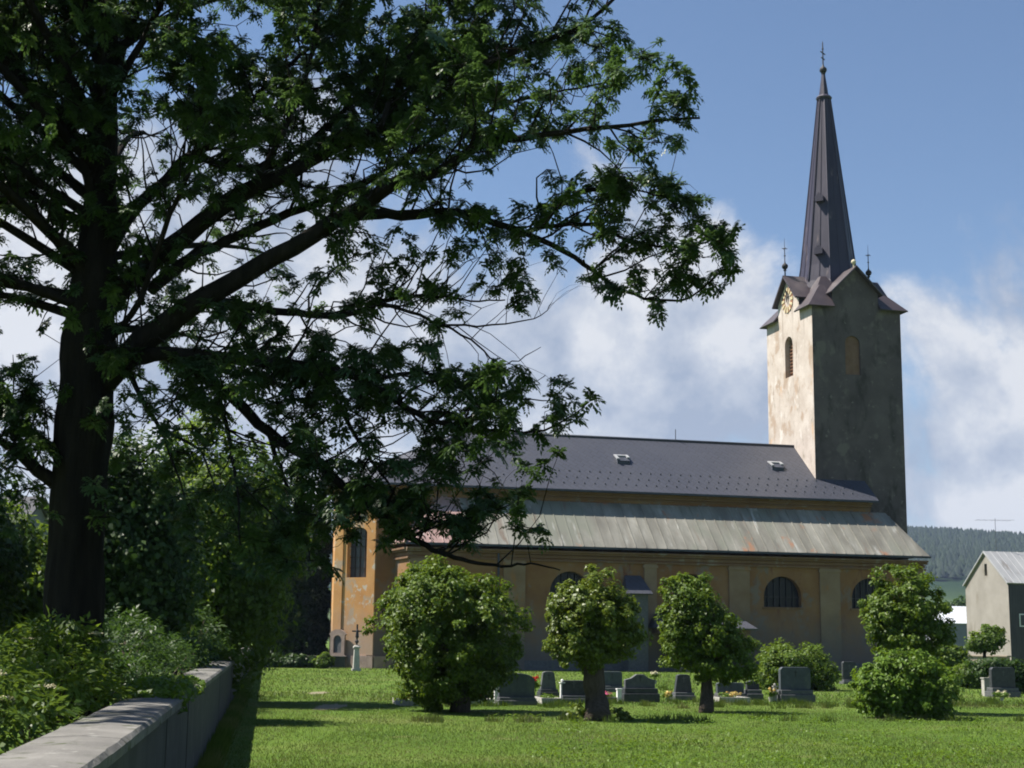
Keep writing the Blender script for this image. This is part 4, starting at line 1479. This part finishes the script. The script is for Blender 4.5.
# where the foliage of this tree is thick or thin, seen as the photograph shows it
OUT = np.array([(-400, -400), (700, -400), (640, -60), (600, 0), (625, 28), (668, 40), (690, 72), (692, 100), (716, 118), (708, 150), (640, 152), (690, 176), (712, 200), (737, 226), (728, 292), (655, 318), (600, 296), (548, 262),
                (520, 262), (545, 300), (528, 330), (505, 330), (500, 372), (560, 378), (594, 398), (576, 436), (540, 470), (548, 540), (520, 548), (470, 545), (430, 528), (385, 545), (360, 558), (335, 585), (300, 560), (262, 590), (215, 575), (180, 540), (120, 520), (60, 520), (-60, 560), (-400, 560)], float)


def inside(x, y):
    res = np.zeros(len(x), bool)
    j = len(OUT) - 1
    for i in range(len(OUT)):
        xi, yi = OUT[i]
        xj, yj = OUT[j]
        c = ((yi > y) != (yj > y)) & (x < (xj - xi) * (y - yi) / (yj - yi + 1e-12) + xi)
        res ^= c
        j = i
    return res


GAPS = [(160, 150, 42, 42, .08), (75, 185, 22, 34, .12), (22, 235, 30, 26, .15), (30, 330, 40, 34, .12), (222, 280, 36, 22, .1), (300, 215, 55, 14, .35), (300, 255, 34, 22, .15), (420, 265, 30, 28, .3), (470, 280, 28, 26, .1),
        (395, 318, 26, 20, .2), (130, 330, 22, 18, .2), (160, 385, 34, 18, .25), (215, 340, 26, 12, .3), (520, 170, 30, 20, .05), (575, 150, 40, 16, .02), (500, 195, 60, 14, .35), (640, 215, 30, 10, .3), (575, 262, 20, 12, .15),
        (610, 270, 14, 9, .4), (440, 235, 34, 10, .4), (470, 345, 40, 26, .05), (500, 330, 40, 30, 0), (535, 395, 16, 10, .4), (480, 470, 18, 14, .4), (420, 470, 14, 10, .4), (190, 215, 34, 20, .25), (260, 235, 34, 14, .3), (330, 175, 40, 14, .4), (200, 20, 26, 16, .4),
        (500, 520, 22, 12, .4), (255, 30, 16, 14, .3), (125, 95, 16, 16, .35), (30, 75, 18, 16, .3), (560, 60, 16, 14, .45), (400, 220, 40, 12, .35), (350, 295, 40, 12, .4), (360, 340, 26, 14, .4), (360, 525, 26, 14, .5), (300, 330, 26, 12, .5), (400, 440, 26, 22, .15), (455, 500, 30, 16, .15), (500, 480, 34, 22, .2), (520, 430, 40, 12, .25), (440, 400, 30, 14, .3), (340, 440, 18, 24, .45), (395, 480, 26, 14, .2), (530, 520, 16, 20, .35), (650, 263, 45, 9, .08), (700, 262, 20, 6, .3), (205, 480, 95, 55, .25), (250, 430, 40, 20, .4),
        (560, 235, 40, 10, .2), (655, 215, 20, 14, .3), (620, 160, 60, 10, .1), (450, 170, 40, 12, .3), (590, 100, 22, 10, .4), (650, 95, 16, 10, .5), (470, 305, 60, 10, .3), (170, 420, 40, 12, .4), (225, 330, 40, 10, .4)]


def density(P):
    x, y = project(P)
    d_ = np.where(inside(x, y), .86, 0.0)
    for cx, cy, rx, ry, p in GAPS:
        q = ((x - cx) / rx) ** 2 + ((y - cy) / ry) ** 2
        d_ = np.where(q < 1, d_ * np.minimum(1, p + (1 - p) * np.clip((q - .55) / .45, 0, 1)), d_)
    # thinner where the tufts show singly towards the right
    d_ = d_ * np.where(x > 500, .66, 1.0) * np.where((x > 330) & (y > 330), .85, 1.0) * np.where((x > 100) & (x < 340) & (y > 390), .95, 1.0) * np.where((x > 120) & (x < 480) & (y > 140) & (y < 340), .62, 1.0)
    return d_


# secondary branches
sec = []
for (p, dv, r_, t) in limb_nodes:
    k_ = 2 if t > .25 and rng.uniform() < .9 else 1
    for _ in range(k_):
        q = Vector(rng.normal(size=3))
        q = (q - q.dot(dv) * dv).normalized()
        d_ = (q * .85 + dv * .7 + Vector((0, 0, .25))).normalized()
        L = rng.uniform(.35, 1.15) * (1 if t < .85 else .6)
        mid = p + d_ * L * .5 + Vector(rng.normal(0, .05, 3))
        end = p + d_ * L + Vector((rng.normal(0, .08), rng.normal(0, .08), rng.normal(.0, .1)))
        x_, y_ = project(np.array([end]))
        if rng.uniform() > density(np.array([end]))[0] * 1.5 + .0 or not (inside(x_, y_)[0]):
            continue
        bow = Vector(rng.normal(0, .09, 3)) * L
        sec.append((p, mid + bow + Vector((0, 0, .07 * L)), end, min(r_ * .5, .014), p.lerp(mid, .5) + bow * .8 + Vector((0, 0, .03 * L)), mid.lerp(end, .5) + bow * .5 + Vector((0, 0, .09 * L))))
for (p, mid, end, r_, q1, q2) in sec:
    twm.tube([p, q1, mid, q2, end], [r_, r_ * .85, r_ * .65, r_ * .5, r_ * .3], 5)
# candidate leaf whorls: along the secondary branches, and in the crown's volume next to them
nodes = np.array([tuple(e) for s_ in sec for e in (s_[1], s_[5], s_[2])] + [tuple(n_[0]) for n_ in limb_nodes if n_[3] > .4])
cand = [np.repeat(nodes, 7, 0) + rng.normal(0, .13, (len(nodes) * 7, 3)) * [1, 1, .8]]
vol = np.stack([rng.uniform(-10, 1.9, 42000), YT - .4 + rng.normal(0, 2.1, 42000), rng.uniform(2.6, 13, 42000)], -1)
cc_ = np.array([AB[0] + .8, YT, 8.0])
inner = (((vol - cc_) / [6.2, 5.6, 5.6]) ** 2).sum(1) < 1
cand.append(vol[inner])
cand = np.concatenate(cand)
dens = density(cand)
ok = rng.uniform(0, 1, len(cand)) < dens * np.concatenate([np.full(len(nodes) * 7, .27), np.full(inner.sum(), .062)])
cand = cand[ok]
# each whorl hangs on a twig from the nearest branch
keepP, keepA = [], []
for s_ in range(0, len(cand), 500):
    c = cand[s_:s_ + 500]
    dd = ((c[:, None, :] - nodes[None]) ** 2).sum(-1)
    j = dd.argmin(1)
    dm = np.sqrt(dd[np.arange(len(c)), j])
    g = dm < .75
    keepP.append(c[g])
    keepA.append(nodes[j[g]])
WP, WA = np.concatenate(keepP), np.concatenate(keepA)
xs, ys = project(WP)
vis = (xs > -60) & (xs < 1080) & (ys > -60) & (ys < 800)
print('ash whorls', len(WP), 'in view', vis.sum())
# twigs as three sided tapers, one array
ax = unit(WP - WA + 1e-6)
sd = unit(np.cross(ax, np.array([.3, .8, .5])))
s2 = np.cross(ax, sd)
ang = np.arange(3) * 2 * np.pi / 3
ringA = WA[:, None] + (sd[:, None] * np.cos(ang)[None, :, None] + s2[:, None] * np.sin(ang)[None, :, None]) * .006
ringB = WP[:, None] + (sd[:, None] * np.cos(ang)[None, :, None] + s2[:, None] * np.sin(ang)[None, :, None]) * .003
TV_ = np.concatenate([ringA, ringB], 1).reshape(-1, 3)
fq = np.array([(i, (i + 1) % 3, 3 + (i + 1) % 3, 3 + i) for i in range(3)])
TF = (np.arange(len(WP))[:, None, None] * 6 + fq[None]).reshape(-1, 4)
fast_obj('twigs', TV_ - AB, TF, MAT['bark'], ash)
twm.build('small_branches', MAT['bark'], ash, origin=AB)


def whorl(seed):
    """a tuft of pinnate leaves at a shoot's end"""
    r = np.random.RandomState(seed)
    C, A, Nn, Ls, Ws = [], [], [], [], []
    nl = r.randint(11, 16)
    for i in range(nl):
        az = 2 * np.pi * i / nl + r.uniform(-.3, .3)
        el_ = r.uniform(-.6, 1.3)
        L = r.uniform(.075, .135)
        d0 = np.array([np.cos(az) * np.cos(el_), np.sin(az) * np.cos(el_), np.sin(el_)])
        side = np.array([-np.sin(az), np.cos(az), 0])
        for t in (.32, .52, .72, .9):
            p = d0 * L * t + np.array([0, 0, -L * .3 * t * t])
            for s_ in (-1, 1):
                a_ = d0 * .55 + side * s_ * .85 + np.array([0, 0, -.35])
                C.append(p + side * s_ * .024)
                A.append(a_)
                Nn.append(np.array([0, 0, 1.0]) + d0 * .3 + r.normal(0, .25, 3))
                Ls.append(r.uniform(.034, .05))
                Ws.append(r.uniform(.023, .033))
        C.append(d0 * L * 1.06 + np.array([0, 0, -L * .34]))
        A.append(d0 + np.array([0, 0, -.7]))
        Nn.append(np.array([0, 0, 1.0]) + d0 * .3)
        Ls.append(.05)
        Ws.append(.022)
    V, Fq = leaf_quads(np.array(C), np.array(A), np.array(Nn), np.array(Ls), np.array(Ws))
    return V, Fq


temps = [whorl(200 + i) for i in range(9)]
Vall, Fall, off_ = [], [], 0
# the part of the crown that only shades from above and outside the frame gets bigger, fewer leaflets
tid = rng.randint(0, len(temps), len(WP))
az = rng.uniform(0, 2 * np.pi, len(WP))
sc = rng.uniform(.75, 1.2, len(WP))
tilt = rng.normal(0, .35, (len(WP), 2))
for ti, (V, Fq) in enumerate(temps):
    ii = np.where(tid == ti)[0]
    ca, sa = np.cos(az[ii]), np.sin(az[ii])
    x = V[None, :, 0] * ca[:, None] - V[None, :, 1] * sa[:, None]
    y = V[None, :, 0] * sa[:, None] + V[None, :, 1] * ca[:, None]
    z = V[None, :, 2] + x * tilt[ii, 0:1] + y * tilt[ii, 1:2]
    Q = np.stack([x, y, z], -1) * sc[ii][:, None, None] + WP[ii][:, None, :]
    n = V.shape[0]
    Vall.append(Q.reshape(-1, 3))
    Fall.append((np.arange(len(ii))[:, None, None] * n + Fq[None] + off_).reshape(-1, 4))
    off_ += len(ii) * n
fast_obj('foliage', np.concatenate(Vall) - AB, np.concatenate(Fall), MAT['lf_ash'], ash)

# ------------------------------------------------------------------ graves
def stone(name, px0, px1, pytop, pybase, style, mat, label, plinth=None, depth=.16, cat='headstone', rz=.22):
    """a headstone seen between these columns and rows, standing on the grass"""
    g = gnd((px0 + px1) / 2, pybase)
    w_ = (px1 - px0) * g.y / 1500
    h = (pybase - pytop) * g.y / 1500
    root = empty(name, (g.x, g.y, 0), rz, label, cat)
    m = MB()
    z0 = 0.0
    if plinth:
        pw, phh = plinth
        q = MB()
        q.box(-w_ * pw / 2, -depth * 1.5, -.03, w_ * pw / 2, depth * 1.5, phh * .62)
        q.box(-w_ * pw * .46, -depth * 1.2, phh * .62, w_ * pw * .46, depth * 1.2, phh)
        q.build('plinth', MAT['stone_m'] if mat is not MAT['stone_m'] else MAT['stone_d'], root, bevel=.015)
        z0 = phh
    d2 = depth / 2
    if style == 'slab':
        o = [(-w_ / 2, z0), (w_ / 2, z0), (w_ / 2, h * .93), (w_ * .42, h), (-w_ * .42, h), (-w_ / 2, h * .93)]
    elif style == 'round':
        o = [(-w_ / 2, z0), (w_ / 2, z0)] + [(w_ / 2 * math.cos(math.pi * k_ / 12), h * .8 + h * .2 * math.sin(math.pi * k_ / 12)) for k_ in range(13)]
    elif style == 'taper':
        o = [(-w_ / 2, z0), (w_ / 2, z0), (w_ * .36, h * .96), (w_ * .2, h), (-w_ * .2, h), (-w_ * .36, h * .96)]
    elif style == 'wave':
        o = [(-w_ / 2, z0), (w_ / 2, z0), (w_ / 2, h * .8), (w_ * .3, h * .86), (w_ * .12, h), (-w_ * .12, h), (-w_ * .3, h * .86), (-w_ / 2, h * .8)]
    elif style == 'slant':
        o = [(-w_ / 2, z0), (w_ / 2, z0), (w_ / 2, h * .82), (-w_ * .1, h), (-w_ / 2, h * .9)]
    m.prism([(x, -d2, z) for x, z in o], (0, depth, 0))
    m.build('stone_slab', mat, root, bevel=.012)
    m = MB()
    cz = z0 + (h - z0) * .72
    m.box(-.012, -d2 - .012, cz - .09, .012, -d2 - .001, cz + .09)
    m.box(-.05, -d2 - .012, cz + .025, -.0125, -d2 - .001, cz + .047)
    m.box(.0125, -d2 - .012, cz + .025, .05, -d2 - .001, cz + .047)
    m.build('carved_cross', MAT['stone_m'] if mat is MAT['stone_d'] else MAT['stone_d'], root)
    return root, g, w_, h


stone('headstone', 779, 811, 668, 702, 'slab', MAT['stone_b'], 'tall bluish headstone standing in front of the dome shaped shrub', (1.15, .34))
stone('headstone', 624, 655, 675, 702, 'wave', MAT['stone_m'], 'wide grey headstone with a stepped top, just right of the leaning trunk', (1.2, .38))
stone('headstone', 674, 692, 675, 700, 'taper', MAT['stone_d'], 'dark tapered headstone left of the slim tree trunk', (1.2, .22))
stone('headstone', 716, 744, 683, 700, 'slab', MAT['stone_b'], 'low wide bluish headstone just right of the slim tree trunk', (1.1, .2))
stone('headstone', 746, 759, 681, 700, 'slant', MAT['stone_d'], 'small dark slanting headstone left of the tall bluish one', (1.3, .3))
stone('headstone', 498, 534, 674, 705, 'round', MAT['stone_b'], 'broad bluish rounded headstone half hidden by the broadest tree', (1.1, .2))
stone('headstone', 561, 585, 681, 703, 'slab', MAT['stone_d'], 'dark low headstone left of the leaning tree trunk', (1.12, .2))
stone('headstone', 540, 556, 672, 696, 'taper', MAT['stone_m'], 'narrow grey headstone behind the red flowers', (1.2, .2))
stone('headstone', 842, 856, 662, 684, 'slab', MAT['stone_d'], 'black upright headstone near the church wall left of the leafy bush', (1.15, .18))
stone('headstone', 990, 1016, 668, 697, 'slab', MAT['stone_d'], 'dark tomb slab under the flat topped shrub at the right edge', (1.2, .3))
stone('headstone', 958, 966, 657, 676, 'round', MAT['stone_d'], 'small dark rounded headstone left of the fruit tree trunk', (1.2, .2))
stone('headstone', 970, 978, 659, 677, 'taper', MAT['stone_m'], 'small grey tapered headstone near the fruit tree trunk', (1.2, .2))
stone('headstone', 946, 953, 660, 677, 'slant', MAT['stone_m'], 'small grey slanting headstone beside the leafy bush', (1.2, .2))
stone('headstone', 601, 622, 672, 692, 'slab', MAT['stone_b'], 'bluish slab behind the leaning trunk, left of the turret foot', (1.1, .2))


def post(px, pytop, pybase, w_, mat, label, cat='post', ball=False, name='grave_post'):
    g = gnd(px, pybase)
    h = (pybase - pytop) * g.y / 1500
    root = empty(name, (g.x, g.y, 0), .2, label, cat)
    m = MB()
    m.box(-w_ / 2, -w_ / 2, -.03, w_ / 2, w_ / 2, h - (w_ if ball else 0))
    m.build('shaft', mat, root, bevel=.01)
    m = MB()
    if ball:
        m.box(-w_ * .7, -w_ * .7, h - w_, w_ * .7, w_ * .7, h - w_ * .75)
        m.ball((0, 0, h - w_ * .35), w_ * .42, 8)
    else:
        m.box(-w_ * .62, -w_ * .62, h, w_ * .62, w_ * .62, h + .03)
    m.build('post_cap', mat, root)
    return root


post(496, 689, 703, .10, MAT['white'], 'whitewashed grave post right of the broadest tree trunk')
post(562, 680, 703, .10, MAT['white'], 'whitewashed ball topped grave post near the red flowers', ball=True)
post(619, 690, 703, .12, MAT['white'], 'short whitewashed post between pink flowers and wide grey headstone')
post(986, 679, 696, .2, MAT['stone_l'], 'pale block beside the dark tomb at the right edge')
post(775, 684, 702, .09, MAT['stone_l'], 'thin pale lantern post left of the tall bluish headstone', ball=True)
post(414, 692, 703, .09, MAT['white'], 'whitewashed corner post of the low planted grave at left')


def kerbed_grave(px, py, w_, l_, label, petals, seed, mat):
    g = gnd(px, py)
    root = empty('kerbed_grave', (g.x, g.y, 0), .2, label, 'grave')
    m = MB()
    t = .09
    m.box(-w_ / 2, 0, -.03, w_ / 2, t, .15)
    m.box(-w_ / 2, l_ - t, -.03, w_ / 2, l_, .15)
    m.box(-w_ / 2, t + .001, -.03, -w_ / 2 + t, l_ - t - .001, .148)
    m.box(w_ / 2 - t, t + .001, -.03, w_ / 2, l_ - t - .001, .148)
    m.build('kerb', mat, root)
    m = MB()
    m.box(-w_ / 2 + t + .001, t + .002, -.02, w_ / 2 - t - .001, l_ - t - .002, .09)
    m.build('soil_bed', MAT['soil'], root)
    V, Fc = crown_leaves([((0, l_ * .35, .14), (w_ * .34, l_ * .25, .08))], 24, 20, .07, seed, .1, fill=.2)
    fast_obj('leaves', V, Fc, MAT['lf_bush'], root)
    if petals:
        V, Fc = crown_leaves([((0, l_ * .3, .22), (w_ * .36, l_ * .25, .07))], 14, 14, .05, seed + 1, .07, fill=.2)
        fast_obj('petals', V, Fc, petals, root)
    return root


kerbed_grave(409, 706, .46, 1.5, 'low planted grave with pale kerb left of the broadest tree', MAT['petal_r'], 81, MAT['stone_l'])
kerbed_grave(480, 705, .7, 1.5, 'kerbed grave with reddish flowers beside the broadest trunk', MAT['petal_r'], 83, MAT['stone_l'])
kerbed_grave(552, 704, .55, 1.5, 'kerbed grave with green plants and pale edge left of the dark low headstone', None, 85, MAT['stone_l'])
kerbed_grave(611, 703, .4, 1.4, 'small grave bed full of pink flowers beside the leaning trunk', MAT['petal_p'], 87, MAT['stone_m'])
kerbed_grave(735, 703, .9, 1.5, 'kerbed grave with a pale edge in front of the low wide headstone', MAT['petal_y'], 89, MAT['stone_l'])


def bunch(px, py, h, petals, label, seed, size=.14):
    g = gnd(px, py)
    root = empty('flower_bunch', (g.x, g.y, 0), 0, label, 'flowers')
    m = MB()
    m.lathe((0, 0, -.01), [(.05, 0), (.075, .14), (.08, .15), (.06, .15)], 10)
    m.build('vase', MAT['stone_l'], root)
    m = MB()
    r = random.Random(seed)
    for i in range(7):
        m.tube([(0, 0, .1), (r.uniform(-.05, .05), r.uniform(-.05, .05), h * .6), (r.uniform(-size, size) * .7, r.uniform(-size, size) * .7, h)], [.008, .006, .004], 4)
    m.build('stem', MAT['lf_mid'], root)
    V, Fc = crown_leaves([((0, 0, h * .78), (size, size, h * .16))], 12, 16, .07, seed, .08, fill=.2)
    fast_obj('leaves', V, Fc, MAT['lf_bush'], root)
    V, Fc = crown_leaves([((0, 0, h), (size * .9, size * .9, .09))], 10, 18, .055, seed + 1, .06, fill=.2)
    fast_obj('petals', V, Fc, petals, root)


bunch(534, 704, .66, MAT['petal_r'], 'tall bunch of red flowers right of the broadest tree', 91)
bunch(771, 702, .3, MAT['petal_y'], 'yellow flowers at the foot of the tall bluish headstone', 93, .16)
bunch(668, 701, .2, MAT['petal_y'], 'orange yellow flowers at the foot of the dark tapered headstone', 95, .14)
bunch(655, 684, .42, MAT['petal_c'], 'white flowers near the dark porch doorway', 97, .22)
bunch(1002, 701, .25, MAT['petal_c'], 'white flowers in the grass before the dark tomb', 99, .3)

# slender monument and the carved tablet on the apse
g = gnd(356, 671)
root = empty('monument', (g.x, g.y, 0), RZ, 'slender grey monument with iron cross standing before the sunlit apse', 'monument')
m = MB()
m.loft([[(-.22, -.22, -.05), (.22, -.22, -.05), (.22, .22, -.05), (-.22, .22, -.05)], [(-.22, -.22, .12), (.22, -.22, .12), (.22, .22, .12), (-.22, .22, .12)]])
m.loft([[(-s_, -s_, z), (s_, -s_, z), (s_, s_, z), (-s_, s_, z)] for s_, z in ((.16, .12), (.12, 1.15))])
m.loft([[(-s_, -s_, z), (s_, -s_, z), (s_, s_, z), (-s_, s_, z)] for s_, z in ((.17, 1.15), (.17, 1.22), (.08, 1.30))])
m.build('pedestal', MAT['stone_l'], root)
m = MB()
m.bar((0, 0, 1.28), (0, 0, 2.35), .045, 6)
m.bar((-.26, 0, 2.0), (.26, 0, 2.0), .04, 6)
m.ball((0, 0, 1.48), .1, 8)
m.lathe((0, -.06, 1.6), [(.02, 0), (.09, .1), (.06, .45), (.02, .5)], 8)
m.build('iron_cross', MAT['iron'], root)

Lm = 2.35
p_ = CMW @ Vector(fn0(Lm, 0, -.14))
dirv = (CMW.to_3x3() @ (Vector(fn0(1, 0, 0)) - Vector(fn0(0, 0, 0))))
root = empty('memorial_tablet', (p_.x, p_.y, .02), math.atan2(dirv.y, dirv.x), 'carved stone memorial tablet against the foot of the sunlit apse wall', 'memorial')
m = MB()
ow = [(-.55, .45), (.55, .45), (.62, .62), (.5, .7), (.5, 1.75), (.6, 1.85), (.42, 2.0), (.18, 2.1), (-.18, 2.1), (-.42, 2.0), (-.6, 1.85), (-.5, 1.75), (-.5, .7), (-.62, .62)]
sgn = -1 if (CMW @ Vector(fn0(Lm, 0, -1)) - p_).dot(Matrix.Rotation(root.rotation_euler.z, 3, 'Z') @ Vector((0, 1, 0))) < 0 else 1
panel(m, ow, [arch(-.28, .28, .8, 1.5, 10)], lambda a, b, d_: (a, sgn * (.12 - d_), b), .1)
n = len(ow)
m.add([(a, sgn * .12, b) for a, b in ow] + [(a, 0, b) for a, b in ow], [(i, (i + 1) % n, n + (i + 1) % n, n + i) for i in range(n)])
m.box(-.6, min(0, sgn * .16), .0, .6, max(0, sgn * .16), .449)
m.build('stone_frame', MAT['plinth'], root)
m = MB()
panel(m, arch(-.29, .29, .78, 1.5, 10), [], lambda a, b, d_: (a, sgn * .03, b), 0)
m.build('dark_niche', MAT['stone_m'], root)

# ------------------------------------------------------------------ grass of the lawn (nobody could count it)
r = np.random.RandomState(3)


def blades(n, d0, d1, hmin, hmax, wd, pw=1.6):
    D = d0 + (d1 - d0) * r.uniform(0, 1, n) ** pw
    X = r.uniform(-1, 1, n) * (D * .36 + 1.5)
    wallx = WX0 + WK * (D - WY0) + .03
    k_ = X > wallx
    for ob_ in [o for o in bpy.data.objects if o.name.startswith('bare_ground')]:
        co = np.array([v.co for v in ob_.data.vertices])
        c0, e0 = co.mean(0), np.ptp(co, axis=0) / 2
        k_ &= ((X - c0[0]) / e0[0]) ** 2 + ((D - c0[1]) / e0[1]) ** 2 > r.uniform(.3, 1.1, len(X))
    # worn, thin strips where people walk
    k_ &= ~((np.abs(X + 3.2 + .02 * D + .35 * np.sin(D * .16)) < .35) & (r.uniform(0, 1, len(X)) < .45))
    X, D = X[k_], D[k_]
    cl = np.sin(X * 1.3 + np.sin(D * .7)) * .5 + np.sin(X * .37 + D * .51) * .5
    h = r.uniform(hmin, hmax, len(X)) * (1 + .35 * cl)
    a_ = r.uniform(0, 6.28, len(X))
    dx, dy = np.cos(a_) * wd / 2, np.sin(a_) * wd / 2
    lx, ly = r.normal(0, .45, len(X)) * h, r.normal(0, .45, len(X)) * h
    V = np.stack([np.stack([X - dx, D - dy, 0 * X], -1), np.stack([X + dx, D + dy, 0 * X], -1), np.stack([X + lx, D + ly, h], -1)], 1)
    return V.reshape(-1, 3)


V = np.concatenate([blades(280000, 15, 46, .02, .052, .010), blades(60000, 40, 84, .04, .09, .03, 1.0)])
fast_obj('grass', V, np.arange(len(V)).reshape(-1, 3), MAT['lf_grass'], kind='stuff')
# longer tufts and weeds round stones and trunks
tuft = []
for i in range(150):
    px_, py_ = r.uniform(400, 1020), r.choice([703, 705, 707, 690, 721]) + r.uniform(-2, 2)
    g = np.array(gnd(px_, py_))
    n = 40
    a_ = r.uniform(0, 6.28, n)
    q = r.uniform(0, .22, n)
    X, D = g[0] + q * np.cos(a_), g[1] + q * np.sin(a_)
    h = r.uniform(.06, .2, n)
    lx, ly = r.normal(0, .3, n) * h, r.normal(0, .3, n) * h
    tuft.append(np.stack([np.stack([X - .012, D, 0 * X], -1), np.stack([X + .012, D, 0 * X], -1), np.stack([X + lx, D + ly, h], -1)], 1).reshape(-1, 3))
for i in range(900):                       # weeds along the foot of the wall
    Dw = r.uniform(14, 60)
    g = np.array(wall_pt(Dw, -abs(r.normal(0, .10)) - .02))
    n = 12
    a_ = r.uniform(0, 6.28, n)
    q = r.uniform(0, .1, n)
    X, D = g[0] + np.abs(q * np.cos(a_)), g[1] + q * np.sin(a_)
    h = r.uniform(.06, .24, n)
    lx, ly = np.abs(r.normal(0, .3, n)) * h, r.normal(0, .3, n) * h
    tuft.append(np.stack([np.stack([X - .01, D, 0 * X], -1), np.stack([X + .01, D, 0 * X], -1), np.stack([X + lx, D + ly, h], -1)], 1).reshape(-1, 3))
V = np.concatenate(tuft)
fast_obj('grass', V, np.arange(len(V)).reshape(-1, 3), MAT['lf_grass'], kind='stuff')

# broad leaved weeds and clover in the turf, in patches
cw_ = []
for i in range(160):
    cx_, cy_ = r.uniform(500, 1030), r.uniform(716, 772)
    g = np.array(gnd(cx_, cy_))
    n = r.randint(20, 60)
    q = np.abs(r.normal(0, .28, n))
    a_ = r.uniform(0, 6.28, n)
    P = np.stack([g[0] + q * np.cos(a_), g[1] + q * np.sin(a_) * 1.6, r.uniform(.03, .085, n)], -1)
    V, _ = leaf_quads(P, r.normal(size=(n, 3)) * [1, 1, .3], unit(np.array([0, 0, 1.0]) + r.normal(0, .35, (n, 3))), r.uniform(.03, .07, n), r.uniform(.025, .045, n))
    cw_.append(V)
V = np.concatenate(cw_)
fast_obj('clover', V, np.arange(len(V)).reshape(-1, 4), MAT['lf_bush'], kind='stuff')

# ------------------------------------------------------------------ air
m, nt, out = new_mat('pale_air')
pv = nt.n('ShaderNodeVolumePrincipled')
pv.inputs['Color'].default_value = (.5, .64, .95, 1)
pv.inputs['Density'].default_value = HAZE
pv.inputs['Anisotropy'].default_value = .2
nt.t.links.new(pv.outputs[0], out.inputs[1])
if HAZE > 0:
    b = MB()
    b.box(-2900, -300, -6, 3500, 2950, 235)
    b.build('haze', m, kind='stuff')
